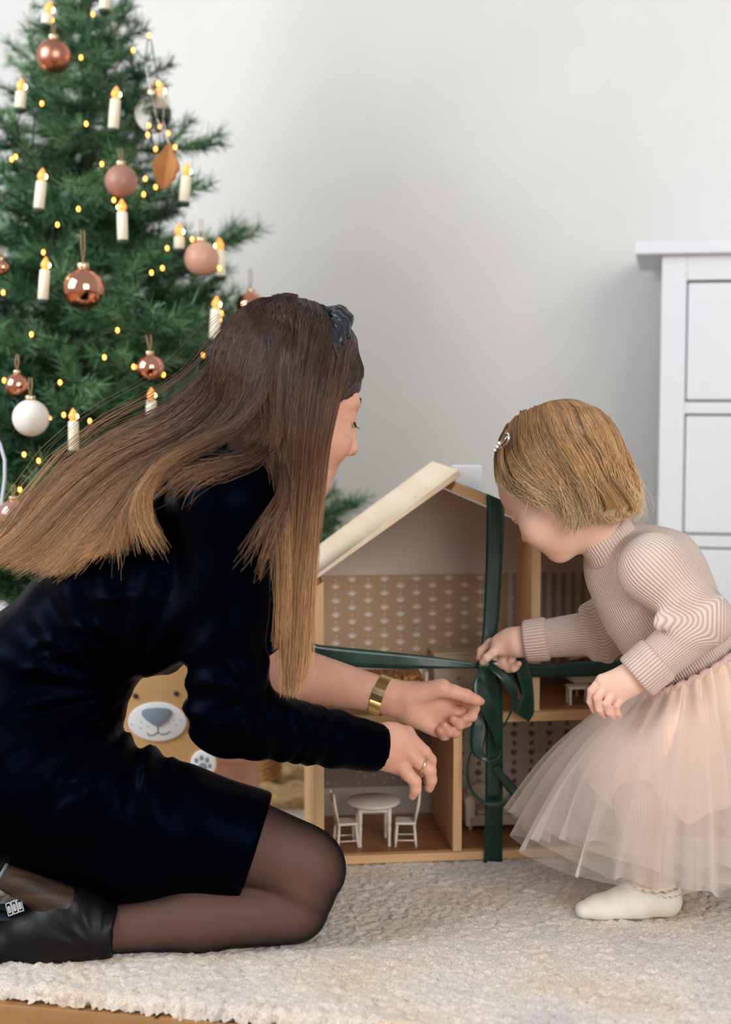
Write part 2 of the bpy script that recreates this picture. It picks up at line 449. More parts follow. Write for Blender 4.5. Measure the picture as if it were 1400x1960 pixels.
MB().box(.048, W_-.048, .001, .03, zat(537), zu).build('rail', M_white, dr, bev=.0015)
ys = [(540,767),(794,1021),(1048,1275)]
for (a, c) in ys:
    f = MB().box(.0505, W_-.0505, .002, .03, zat(c)+.0016, zat(a)-.0016).build('drawer', M_white, dr, bev=.0025)
    for kx in (.3, W_-.3):
        k = MB().lathe([(.006,0),(.006,.012),(.016,.016),(.018,.022),(.014,.028),(.004,.03)], n=14).build('knob', M_white, f, True)
        k.rotation_euler = (R_(90),0,0); k.location = (kx, .002, (zat(a)+zat(c))/2)
for (a, c) in ((769,792),(1023,1046),(1277,1300)):
    MB().box(.048, W_-.048, .001, .03, zat(c), zat(a)).build('rail', M_white, dr, bev=.0015)
# ================================================================ doll house
HA = R_(6.5)
H0 = on_floor(604, 1657)
hu = Vector((math.cos(HA), math.sin(HA), 0)); hv = Vector((-hu.y, hu.x, 0))
CAMP = Vector((0, 0, CAMZ))
def hp(px, py, d=0.0):
    """(u, z) on the plane d behind the front of the doll house"""
    dirv = at(px, py, 1.0) - CAMP
    t = (H0 + hv*d - CAMP).dot(hv) / dirv.dot(hv)
    p = CAMP + dirv*t - H0
    return p.dot(hu), p.z
def hfloor(px, py, z):
    """(u, v) on a level plane z of the house"""
    p = on_floor(px, py, z) - H0
    return p.dot(hu), p.dot(hv)
def hw(u, v, z): return H0 + hu*u + hv*v + Vector((0,0,z))
house = empty('doll_house', H0, HA, 'open fronted pine doll house with a pitched roof, tied with green ribbon', 'doll house')
M_pine = [wood('pine_x', rgb(226,186,138), rgb(204,158,108), 0, 55, .5, .1), wood('pine_y', rgb(226,186,138), rgb(204,158,108), 1, 55, .5, .1), wood('pine_z', rgb(226,190,144), rgb(206,162,112), 2, 55, .5, .1)]
M_pineroof = wood('pine_roof', rgb(240,222,198), rgb(228,202,168), 1, 30, .5, .08)
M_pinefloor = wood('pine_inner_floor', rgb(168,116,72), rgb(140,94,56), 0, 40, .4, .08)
M_paint = mat('house_back_paint', rgb(206,196,184), .85)
M_bird = mat('bird_paper_ground', rgb(180,152,124), .85)
M_motif = mat('paper_print_white', rgb(222,214,204), .85)
M_dark = mat('floral_paper_ground', rgb(122,106,100), .85)
M_wains = mat('wainscot_grey', rgb(168,160,152), .7)
M_stone = mat('stone_paper_ground', rgb(214,200,186), .85)
M_stonep = mat('stone_print_mauve', rgb(120,108,112), .85)
M_stripeA = mat('stripe_paper_grey', rgb(148,140,136), .85)
M_stripeB = mat('stripe_paper_cream', rgb(196,186,176), .85)
DEP = .23; TB = .014
uR = hp(1212, 1500)[0]
zE = hp(612, 1110)[1]                     # eave height at the left wall
ax, az = hp(870, 915)
def z_top_left(u): a = hp(866, 905); c = hp(619, 1087); return a[1] + (u-a[0])*(c[1]-a[1])/(c[0]-a[0])
def z_top_right(u): a = hp(874, 922); c = hp(1000, 976); return a[1] + (u-a[0])*(c[1]-a[1])/(c[0]-a[0])
rt = .0175
uA, uE = hp(868, 905)[0], hp(588, 1100)[0]
ms = -(z_top_left(1)-z_top_left(0)); nl = math.hypot(1, ms)
# base, left wall, right wall, upper floor, lower partition, upper post
zb = hp(640, 1640)[1]
MB().box(0, uR, 0, DEP, 0, zb).build('base_board', M_pine[0], house, bev=.0012)
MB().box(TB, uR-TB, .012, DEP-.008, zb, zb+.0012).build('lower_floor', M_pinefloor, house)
zl = z_top_left(0) - rt*1.2
MB().prism([(0, zb), (TB, zb), (TB, z_top_left(TB)-rt*1.2), (0, zl)], 0, DEP).build('side_wall', M_pine[2], house, bev=.001)
zr = z_top_right(uR) - rt
MB().prism([(uR-TB, zb), (uR, zb), (uR, z_top_right(uR)-rt), (uR-TB, z_top_right(uR-TB)-rt)], 0, DEP).build('side_wall', M_pine[2], house, bev=.001)
zm0, zm1 = hp(900, 1384)[1], hp(900, 1366)[1]
MB().box(TB, uR-TB, .0, DEP-.006, zm0, zm1).build('upper_floor', M_pine[0], house, bev=.001)
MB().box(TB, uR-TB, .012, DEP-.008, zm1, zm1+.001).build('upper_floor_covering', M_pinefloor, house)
uP0, uP1 = hp(868, 1500)[0], hp(885, 1500)[0]
MB().box(uP0, uP1, 0, DEP-.006, zb+.0012, zm0).build('partition', M_pine[2], house, bev=.001)
uQ0, uQ1 = hp(1017, 1200)[0], hp(1035, 1200)[0]
MB().prism([(uQ0, zm1+.001), (uQ1, zm1+.001), (uQ1, z_top_right(uQ1)-rt), (uQ0, z_top_right(uQ0)-rt)], 0, .11).build('partition', M_pine[2], house, bev=.001)
# roof panels: the left one runs over the ridge and covers the end of the right one
dx = rt*ms/nl; dz = rt/nl
a = (uA+.006, z_top_left(uA+.006)); e = (uE, z_top_left(uE))
MB().prism([(e[0]+dx, e[1]-dz), (a[0]+dx*.4, a[1]-dz*1.1), (a[0]+.004, a[1]-.008), (a[0], a[1]), (e[0], e[1])][::1], -.012, DEP+.012).build('roof_panel', M_pineroof, house, bev=.0012)
uB, uF = uA-.004, hp(1228, 1100)[0]
MB().prism([(uB, z_top_right(uB)-rt), (uF, z_top_right(uF)-rt), (uF, z_top_right(uF)), (uB+.008, z_top_right(uB+.008)-.001)], -.004, DEP+.01).build('roof_panel', M_pine[0], house, bev=.001)
for px, py in ((805,910),(842,915)):
    p = MB().lathe([(.0022,0),(.0022,.0004)], n=10).build('screw_hole', M_gapdark, house)
    u, v = hfloor(px, py, hp(835,905)[1]-.002); v = min(max(v, .02), .05); p.location = (u, v, z_top_left(u)+.0002); p.rotation_euler = (0, -math.atan(ms), 0)
# back wall with its papers
bd = DEP-.006
def bp_(px, py): return hp(px, py, bd)
zbk = lambda u: min(z_top_left(u)-rt*1.3, z_top_right(u)-rt*1.1)
MB().prism([(TB, zb+.001), (uR-TB, zb+.001), (uR-TB, zbk(uR-TB)), (uA+.01, zbk(uA+.01)), (TB, zbk(TB))], bd, DEP).build('back_panel', M_paint, house)
def paper(name, x0, x1, z0, z1, m, t=.001, lab=None):
    o = MB().box(x0, x1, bd-t, bd, z0, z1).build(name, m, house)
    if lab: o['label'] = lab
    return o
zt_b = bp_(800, 1099)[1]; zc_b = bp_(800, 1264)[1]
uS = bp_(972, 1100)[0]
uQb0 = uQ0
paper('wallpaper', TB, uS, zc_b, zt_b, M_bird, lab='tan wallpaper printed with pale birds')
paper('wainscot', TB, uS, zm1+.001, zc_b, mat('wainscot_cream', rgb(200,186,172), .7), .0016)
def motif_bird(b, x, z, s):
    y = bd-.0013
    P = [(0,-.45),(.4,-.3),(.8,.0),(1.15,.45),(.62,.15),(.55,.22),(.62,.85),(.22,.22),(0,1.1),(-.22,.22),(-.62,.85),(-.55,.22),(-.62,.15),(-1.15,.45),(-.8,0),(-.4,-.3)]
    b.add([(x+p[0]*s, y, z+p[1]*s) for p in P], [tuple(range(len(P)))])
b = MB()
c0 = bp_(642, 1131); c1 = bp_(700, 1131); stx = (bp_(762,1131)[0]-bp_(638,1131)[0])/4; stz = bp_(700,1121)[1]-bp_(700,1148)[1]
k = 0; z = zt_b-.008
while z > zc_b+.006:
    x = TB+.012 + (stx if k % 2 else 0)
    while x < uS-.006:
        motif_bird(b, x, z, .0078); b.box(x+stx*.95, x+stx*1.05, bd-.0013, bd-.001, z-.0008, z+.0012)
        x += 2*stx
    z -= stz*.5*1.0; k += 1
o = b.build('wallpaper_print', M_motif, house); o['kind'] = 'stuff'
u = uS; i = 0
while u < uR-TB-.001:
    w_ = .0085
    paper('wallpaper_stripe', u, min(u+w_, uR-TB), zc_b-.02, zt_b, M_stripeB if i % 2 == 0 else M_stripeA, .0012)
    u += w_; i += 1
paper('wainscot', uQ1, uR-TB, zm1+.001, zc_b-.02, mat('wainscot_dark', rgb(120,112,106), .7), .002)
for q in range(5):
    x = uQ1+.012+q*.03
    paper('wainscot_panel', x, x+.022, zm1+.012, zc_b-.03, mat('wainscot_dark', rgb(120,112,106), .7), .0032)
zw = bp_(700, 1508)[1]
paper('wallpaper', TB, uP0, zw, zm0, M_dark, lab='dark wallpaper with tiny pale sprigs')
paper('wainscot', TB, uP0, zb+.001, zw, M_wains, .0022)
paper('wainscot_rail', TB, uP0, zw-.002, zw+.002, M_wains, .0035)
for q in range(4):
    x = TB+.01+q*(uP0-TB-.008)/4; paper('wainscot_panel', x, x+(uP0-TB)/4-.014, zb+.014, zw-.01, M_wains, .0036)
random.seed(8); b = MB()
for q in range(130):
    x = random.uniform(TB+.003, uP0-.003); z = random.uniform(zw+.004, zm0-.003); s = random.uniform(.0006, .0013); a_ = random.random()*3.14
    for kx in range(3):
        aa = a_ + kx*.7; b.add([(x, bd-.0013, z), (x+math.cos(aa)*s*2.6, bd-.0013, z+math.sin(aa)*s*2.6), (x+math.cos(aa+.5)*s*1.9, bd-.0013, z+math.sin(aa+.5)*s*1.9)], [(0,1,2)])
o = b.build('wallpaper_print', M_motif, house); o['kind'] = 'stuff'
zw2 = bp_(1000, 1518)[1]
paper('wallpaper', uP1, uR-TB, zw2, zm0, M_stone, lab='cream wallpaper printed with mauve shapes')
paper('wainscot', uP1, uR-TB, zb+.001, zw2, mat('wainscot_slate', rgb(128,122,120), .7), .0022)
b = MB(); random.seed(11); row = 0; z = zm0-.006
while z > zw2+.004:
    x = uP1+.006; k = row
    while x < uR-TB-.004:
        if row % 2 == 0:
            P = [(-.8,-.2),(-.2,-.75),(.5,-.6),(.9,.1),(.7,.7),(.3,.45),(-.1,.8),(-.75,.5)]; s = .0074
        else:
            P = [(-.2,-.8),(.8,-.6),(.7,.3),(.2,.9),(-.5,.1)] if k % 2 else [(-.7,-.7),(.7,-.5),(.3,.8),(-.1,.9)]; s = .0066
        an = random.uniform(-.4,.4); ca, sa = math.cos(an)*s, math.sin(an)*s
        b.add([(x+p*ca-q*sa, bd-.0013, z+p*sa+q*ca) for p, q in P], [tuple(range(len(P)))])
        d = .0012; b.add([(x+.0155+d*math.cos(t), bd-.0013, z+.003+d*math.sin(t)) for t in (0,1.2,2.5,3.8,5)], [(0,1,2,3,4)])
        x += .031; k += 1
    z -= .0165; row += 1
o = b.build('wallpaper_print', M_stonep, house); o['kind'] = 'stuff'
# chimney
cu0, cz0 = hp(869, 950, .18); cu1, cz1 = hp(925, 892, .18)
zc_t = cz1
MB().prism([(cu0+.003, z_top_right(cu0)-.001), (cu1, z_top_right(cu1)-.001), (cu1, zc_t), (cu0+.003, zc_t)], .18, .225).build('chimney', M_white, house, bev=.0012)

# ---- furniture of the doll house
M_toy = mat('toy_white_paint', rgb(226,216,204), .5, rgb(220,208,196), nscale=20)
M_brass = mat('brass', rgb(196,150,84), .3, metal=1)
zf = zb+.0013; zf2 = zm1+.0011
def place(o, u, v, z, rz=0): o.location = hw(u, v, z); o.rotation_euler = (0,0,HA+rz)
# round table
tu, tv = hfloor(716, 1617, zf); tv += .012
t_h = hp(716, 1531, tv)[1]-zf; t_r = (hp(768,1538,tv)[0]-hp(665,1538,tv)[0])/2
tb = empty('round_table', (0,0,0), 0, 'tiny white round table with turned legs on the lower floor of the doll house', 'toy table'); place(tb, tu, tv, zf)
MB().lathe([(t_r-.002,-.0035),(t_r,-.002),(t_r,0),(t_r-.001,.0012),(0.0005,.0012)], (0,0,t_h-.0012), 32).build('tabletop', M_toy, tb, True)
a_ = t_r*.56
b = MB(); b.box(-a_,a_,-a_,-a_+.003,t_h-.014,t_h-.004); b.box(-a_,a_,a_-.003,a_,t_h-.014,t_h-.004); b.box(-a_,-a_+.003,-a_,a_,t_h-.014,t_h-.004); b.box(a_-.003,a_,-a_,a_,t_h-.014,t_h-.004); b.build('apron', M_toy, tb)
lp = [(.0025,0),(.003,.002),(.0022,.006),(.0028,.02),(.0034,.03),(.0026,.036),(.0036,.038),(.0036,t_h-.0045)]
lg = MB().lathe(lp, n=10)
for sx in (-1,1):
    for sy in (-1,1):
        q = lg.build('leg', M_toy, tb, True); q.location = (sx*(a_-.001), sy*(a_-.001), 0)
# chairs
def make_chair():
    c = empty('toy_chair', (0,0,0))
    s_h = .036; w2 = .0165
    MB().box(-w2, w2, -w2, w2, s_h, s_h+.004).build('seat', M_toy, c, bev=.001)
    for sx in (-1,1):
        for sy in (-1,1):
            MB().tube([(sx*(w2-.003), sy*(w2-.003), s_h), (sx*(w2-.001), sy*w2, .012), (sx*w2, sy*(w2+.001), 0)], [.0022,.0026,.0018], 8).build('leg', M_toy, c, True)
    for sy in (-1,1): MB().tube([(-w2, sy*w2, .011), (w2, sy*w2, .011)], .0013, 6).build('stretcher', M_toy, c, True)
    for sy in (-1,1): MB().tube([(-w2+.002, sy*(w2-.003), s_h+.003), (-w2-.004, sy*(w2-.003), s_h+.034), (-w2-.006, sy*(w2-.003), s_h+.052)], [.0022,.0026,.0016], 8).build('back_post', M_toy, c, True)
    b = MB(); b.box(-w2-.0065, -w2-.004, -w2+.002, w2-.002, s_h+.036, s_h+.048); b.build('top_rail', M_toy, c, bev=.0008)
    for k in (-1,0,1): MB().tube([(-w2+.002, k*.006, s_h+.003), (-w2-.0045, k*.006, s_h+.038)], .0011, 6).build('spindle', M_toy, c, True)
    return c
ch = make_chair(); u, v = hfloor(664, 1622, zf); place(ch, u, v+.012, zf, .1)
tag(ch, 'tiny white chair standing left of the round table in the doll house', 'toy chair', 'toy chairs at the round table')
c2 = copy_tree(ch); u, v = hfloor(781, 1620, zf); place(c2, u-.002, v+.012, zf, math.pi-.12)
tag(c2, 'tiny white chair standing right of the round table in the doll house', 'toy chair', 'toy chairs at the round table')
# sofa
M_sofa = mat('sofa_cloth', rgb(216,200,182), .9, bump=.2, bscale=600)
u0 = hp(889, 1600, .1)[0]; sw = .105
sf = empty('sofa', (0,0,0), 0, 'tiny cream sofa with rolled arms behind the hanging ribbon tails', 'toy sofa'); place(sf, u0+sw/2+.004, .13, zf)
for sx in (-1,1):
    for sy in (-1,1): q = MB().lathe([(.002,0),(.003,.003),(.0022,.008)], n=8).build('foot', M_pine[2], sf, True); q.location = (sx*(sw/2-.008), sy*.02, 0)
MB().box(-sw/2+.004, sw/2-.004, -.026, .028, .008, .026).build('base', M_sofa, sf, bev=.003)
for sx in (-1,0): MB().box(sx*(sw/2-.016)+.001, sx*(sw/2-.016)+sw/2-.017, -.027, .016, .0265, .036).build('seat_cushion', M_sofa, sf, True, bev=.004)
for sx in (-1,1):
    b = MB(); P = [(sx*(sw/2-.015), .008),(sx*(sw/2), .008),(sx*(sw/2+.001),.044),(sx*(sw/2+.003),.05),(sx*(sw/2),.056),(sx*(sw/2-.008),.058),(sx*(sw/2-.015),.053),(sx*(sw/2-.0155),.044)]
    b.prism(P if sx > 0 else P[::-1], -.026, .026); b.build('arm', M_sofa, sf, True, bev=.002)
b = MB(); b.v = []; P = [(-sw/2+.006,.03),(sw/2-.006,.03),(sw/2-.008,.062),(sw/4,.071),(0,.066),(-sw/4,.071),(-sw/2+.008,.062)]; b.prism(P, .012, .028); b.build('backrest', M_sofa, sf, True, bev=.005)
# small chest with drawers, upper floor
u0, z0 = hp(833, 1366, .16); u1, z1 = hp(926, 1250, .16)
cd = empty('toy_chest', (0,0,0), 0, 'tiny cream chest of drawers with brass knobs behind the ribbon knot', 'toy chest'); place(cd, (u0+u1)/2, .17, zf2)
w2 = (u1-u0)/2; hh = z1-zf2
M_toyc = mat('toy_cream_paint', rgb(216,196,172), .5)
MB().box(-w2, w2, 0, .05, 0, hh-.003).build('case', M_toyc, cd, bev=.0008)
MB().box(-w2-.002, w2+.002, -.003, .05, hh-.003, hh).build('top', M_toyc, cd, bev=.0008)
for r in range(3):
    a0 = hh-.006-(r+1)*.024
    for s_ in (0,):
        d = MB().box(-w2+.003, w2-.003, -.0018, .001, max(a0, .002), a0+.022).build('drawer', M_toyc, cd, bev=.0008)
        for kx in (-.0, ): q = MB().ball((0,-.0035,a0+.011), (.0035,.0018,.0016), 10, 6).build('knob', M_brass, d, True)
# bed
u0 = hp(690, 1366, .15)[0]; u1 = hp(815, 1366, .15)[0]; zz = hp(800, 1280, .15)[1]-zf2
bd_ = empty('toy_bed', (0,0,0), 0, 'tiny white bed with a spotted brown blanket on the upper floor of the doll house', 'toy bed'); place(bd_, u0, .12, zf2)
L_ = u1-u0
M_blanket = mat('spotted_blanket', rgb(196,140,80), .9, rgb(84,54,30), nscale=260, mixlo=.48, mixhi=.56, detail=1)
MB().box(0, L_, 0, .07, zz*.35, zz*.55).build('frame', M_toy, bd_, bev=.001)
for sx in (0, L_-.006):
    for sy in (0, .064): MB().box(sx, sx+.006, sy, sy+.006, 0, zz).build('post', M_toy, bd_, bev=.001)
MB().box(.004, L_-.007, .002, .068, zz*.55, zz*.86).build('blanket', M_blanket, bd_, True, bev=.004)
# piano and bench
pn = empty('toy_piano', (0,0,0), 0, 'tiny cream grand piano with raised lid beside the girl', 'toy piano')
pu, pz = hp(1100, 1300, .1); place(pn, pu, .1, zf2)
ph = pz-zf2
sc_ = lambda px: hp(px, 1300, .1)[0]-pu
P = [(sc_(1092), 0), (sc_(1166), 0), (sc_(1170), .02), (sc_(1158), .05), (sc_(1140), .085), (sc_(1115), .09), (sc_(1092), .05)]
b = MB(); n = len(P)
b.add([(x, y, ph-.004) for x, y in P]+[(x, y, ph+.012) for x, y in P], [tuple(range(n-1,-1,-1)), tuple(range(n, 2*n))]+[(i, (i+1) % n, (i+1) % n+n, i+n) for i in range(n)])
b.build('case', M_toyc, pn, bev=.001)
MB().box(sc_(1094), sc_(1164), -.016, .001, ph-.004, ph+.002).build('keyboard', mat('keys', rgb(236,230,214), .4), pn, bev=.0006)
zl0 = hp(1090, 1264, .1)[1]-zf2; zl1 = hp(1190, 1245, .1)[1]-zf2
MB().prism([(sc_(1092), zl0), (sc_(1168), zl1), (sc_(1168), zl1+.003), (sc_(1092), zl0+.003)], .0, .06).build('lid', M_toyc, pn, bev=.0006)
MB().tube([(sc_(1158), .03, ph+.01), (sc_(1164), .03, zl1)], .0009, 6).build('lid_prop', M_toyc, pn)
for x, y in ((sc_(1107), .006), (sc_(1158), .006), (sc_(1135), .078)):
    q = MB().lathe([(.004,0),(.003,.003),(.0022,.008),(.004,.016),(.0022,.022),(.005,ph-.012),(.006,ph-.004)], n=10).build('leg', M_toyc, pn, True); q.location = (x, y, 0)
bn = empty('toy_bench', (0,0,0), 0, 'tiny white stool in front of the toy piano', 'toy stool')
u0, z0 = hp(1086, 1355, .045); u1, z1 = hp(1131, 1312, .045); place(bn, (u0+u1)/2, .05, zf2)
bw = (u1-u0)/2; bh = z1-zf2
MB().box(-bw, bw, -.012, .012, bh-.005, bh).build('seat', M_toy, bn, bev=.001)
for sx in (-1,1):
    for sy in (-1,1): MB().box(sx*(bw-.004)-.0022, sx*(bw-.004)+.0022, sy*.009-.002, sy*.009+.002, 0, bh-.005).build('leg', M_toy, bn)

# ================================================================ green satin ribbon
M_rib, nt, b = newmat('green_satin'); L = nt.links.new
tc = nd(nt, 'ShaderNodeTexCoord'); mp = nd(nt, 'ShaderNodeMapping'); mp.inputs['Scale'].default_value = (60, 60, 8)
n1 = nd(nt, 'ShaderNodeTexNoise'); n1.inputs['Scale'].default_value = 1.0; n1.inputs['Detail'].default_value = 3
r1 = nd(nt, 'ShaderNodeValToRGB'); r1.color_ramp.elements[0].color = rgb(1,35,27); r1.color_ramp.elements[1].color = rgb(6,62,47); r1.color_ramp.elements[0].position = .3; r1.color_ramp.elements[1].position = .7
L(tc.outputs['Object'], mp.inputs[0]); L(mp.outputs[0], n1.inputs['Vector']); L(n1.outputs['Fac'], r1.inputs[0]); L(r1.outputs[0], b.inputs['Base Color'])
b.inputs['Roughness'].default_value = .32; b.inputs['Anisotropic'].default_value = .5; b.inputs['Specular IOR Level'].default_value = .6
b.inputs['Sheen Weight'].default_value = .15; b.inputs['Sheen Tint'].default_value = rgb(60,190,140)
bp = nd(nt, 'ShaderNodeBump'); bp.inputs['Strength'].default_value = .25; bp.inputs['Distance'].default_value = .002
L(n1.outputs['Fac'], bp.inputs['Height']); L(bp.outputs[0], b.inputs['Normal'])
KN = hw(*([hp(925, 1273, -.02)[0], -.02, hp(925, 1273, -.02)[1]]))
rib = empty('ribbon', KN, 0, 'wide dark green satin ribbon tied in a bow around the doll house', 'ribbon')
def strip(name, st, n=40, cols=5, parent=rib, curl=.0, m=M_rib):
    """stations of (left x, left y, right x, right y, depth before the house front left, right)"""
    A = []; B = []
    for s_ in st:
        lx, ly, rx, ry, dl, dr_ = s_
        u, z = hp(lx, ly, -dl); A.append(list(hw(u, -dl, z)))
        u, z = hp(rx, ry, -dr_); B.append(list(hw(u, -dr_, z)))
    A = catmull(np.array(A), n); B = catmull(np.array(B), n)
    V = np.stack([A*(1-t)+B*t for t in np.linspace(0,1,cols)], 1).reshape(-1,3) - np.array(KN)
    ii = (np.arange(n-1)[:,None]*cols + np.arange(cols-1)[None,:]).ravel()
    o = meshobj(name, V, np.stack([ii, ii+1, ii+cols+1, ii+cols], 1), m, parent)
    s2 = o.modifiers.new('thickness', 'SOLIDIFY'); s2.thickness = .0006; s2.offset = 0
    return o
strip('upright_band', [(931,944,963,958,.012,.012),(932,980,966,992,.012,.012),(930,1080,962,1082,.012,.013),(926,1180,956,1182,.014,.014),(922,1230,948,1234,.017,.016),(917,1262,940,1266,.02,.018)])
strip('upright_band', [(928,1290,962,1288,.012,.008),(929,1330,963,1330,.008,.007),(930,1400,963,1400,.007,.006),(929,1530,963,1530,.006,.006),(927,1655,962,1656,.005,.005)])
# over the roof
def roofpt(px, v, up=.0012): u = hp(px, 960)[0]; return hw(u, v, z_top_right(u)+up)
A = [list(roofpt(931, v)) for v in (-.013,-.004,.06,.13,.2,DEP+.01)]; B = [list(roofpt(963, v)) for v in (-.013,-.004,.06,.13,.2,DEP+.01)]
V = np.stack([np.array(A), np.array(B)], 1).reshape(-1,3)-np.array(KN)
o = meshobj('roof_band', V, np.array([[2*i,2*i+1,2*i+3,2*i+2] for i in range(5)]), M_rib, rib); s2 = o.modifiers.new('thickness','SOLIDIFY'); s2.thickness = .0006
strip('level_band', [(560,1221,557,1262,-.02,-.02),(590,1228,588,1266,.006,.006),(618,1235,617,1270,.008,.008),(680,1241,680,1277,.009,.011),(760,1249,762,1280,.012,.014),(840,1258,842,1280,.015,.018),(890,1266,890,1280,.019,.02),(926,1272,926,1279,.022,.022)])
strip('level_band', [(940,1270,940,1284,.022,.022),(985,1270,985,1292,.014,.014),(1030,1271,1030,1296,.010,.010),(1100,1268,1100,1296,.008,.008),(1170,1263,1172,1293,.006,.006),(1225,1258,1226,1290,.004,.004)])
def zp(x, y): return (600+x/2.1875, 1180+y/2.1875)
def zs(*st): return [zp(a,b)+zp(c,d)+(e,f) for a,b,c,d,e,f in st]
def zq(x, y): return (680+x/3.684, 1180+y/3.684)
def zt_(*st): return [zq(a,b)+zq(c,d)+(e,f) for a,b,c,d,e,f in st]
strip('loop', zt_((884,352,905,345,.028,.026),(842,440,935,430,.040,.034),(828,530,978,545,.046,.036),(868,640,1015,640,.048,.038),(925,735,1036,745,.046,.036),(972,835,1042,845,.040,.032),(1004,930,1034,940,.030,.028)))
strip('loop', zt_((1030,930,1034,945,.028,.030),(1000,985,1012,1000,.030,.034),(945,1000,940,1024,.034,.038),(905,950,850,992,.036,.034),(918,880,812,920,.034,.030),(935,780,816,780,.030,.026),(905,660,850,640,.026,.022),(890,480,862,480,.022,.020),(895,360,885,360,.020,.020)))
strip('loop', zt_((905,360,925,335,.028,.026),(960,385,1000,345,.040,.034),(1030,455,1085,405,.046,.040),(1090,540,1140,510,.044,.042),(1105,620,1140,600,.038,.040),(1080,700,1095,700,.030,.032),(1043,770,1050,785,.024,.024)))
strip('loop', zt_((930,330,930,318,.026,.024),(1040,318,1050,290,.036,.030),(1115,330,1180,285,.040,.032),(1150,430,1238,380,.040,.032),(1178,540,1258,520,.036,.030),(1150,610,1264,640,.034,.030),(1121,666,1258,690,.032,.030),(1170,706,1225,745,.031,.030)))
strip('loop', zt_((1200,700,1180,690,.026,.027),(1205,560,1170,560,.016,.018),(1170,450,1120,450,.012,.014),(1100,350,1060,350,.014,.016),(960,330,940,330,.018,.020)))
strip('tail', zt_((830,940,812,955,.024,.026),(806,1020,792,1020,.024,.026),(798,1100,784,1104,.024,.026),(815,1190,798,1196,.024,.026),(858,1258,840,1270,.024,.026),(930,1308,915,1332,.024,.026),(1020,1305,1030,1345,.024,.026),(1062,1278,1088,1302,.022,.024),(1092,1245,1106,1262,.020,.022)))
strip('tail', zt_((1010,1050,970,1080,.012,.012),(1048,1098,1030,1170,.014,.014),(1110,1165,1080,1240,.016,.016),(1162,1228,1140,1283,.018,.018),(1184,1284,1178,1290,.018,.018)))
b = MB()
b.ball((0,0,0), (.011,.008,.010), 16, 10); o = b.build('knot', M_rib, rib, True)
strip('knot_wrap', [(916,1264,940,1258,.028,.026),(914,1276,942,1276,.031,.029),(918,1288,944,1290,.027,.026)], 16, 5)
# ================================================================ Christmas tree
TY = 3.06
tcp = at(168, 300, TY); TC = np.array([tcp[0], TY, FZ])
def tree_R(z):
    """radius of the crown at height z"""
    zz0, r0 = at(168, 100, TY).z, 163*TY/F*1.0; zz1, r1 = at(168, 970, TY).z, 500*TY/F
    return max(.02, r0 + (z-zz0)*(r1-r0)/(zz1-zz0))
tree = empty('christmas_tree', TC, 0, 'artificial green Christmas tree hung with candles and baubles behind the woman', 'Christmas tree')
M_needle, nt, b = newmat('fir_needles'); L = nt.links.new
oi = nd(nt, 'ShaderNodeObjectInfo'); tc = nd(nt, 'ShaderNodeTexCoord'); n1 = nd(nt, 'ShaderNodeTexNoise'); n1.inputs['Scale'].default_value = 16; n1.inputs['Detail'].default_value = 3
L(tc.outputs['Object'], n1.inputs['Vector'])
ad = nd(nt, 'ShaderNodeMath', operation='MULTIPLY_ADD'); L(oi.outputs['Random'], ad.inputs[0]); ad.inputs[1].default_value = .45; L(n1.outputs['Fac'], ad.inputs[2])
r1 = nd(nt, 'ShaderNodeValToRGB'); el = r1.color_ramp.elements; el[0].position = .35; el[0].color = rgb(20,52,36); el[1].position = .95; el[1].color = rgb(112,152,104)
e = el.new(.65); e.color = rgb(48,98,62)
L(ad.outputs[0], r1.inputs[0]); L(r1.outputs[0], b.inputs['Base Color']); b.inputs['Roughness'].default_value = .45
M_bark = mat('twig_brown', rgb(70,58,42), .9, rgb(52,44,32), nscale=80)
M_trunk = mat('tree_pole', rgb(56,62,44), .8)
rng = np.random.default_rng(21)
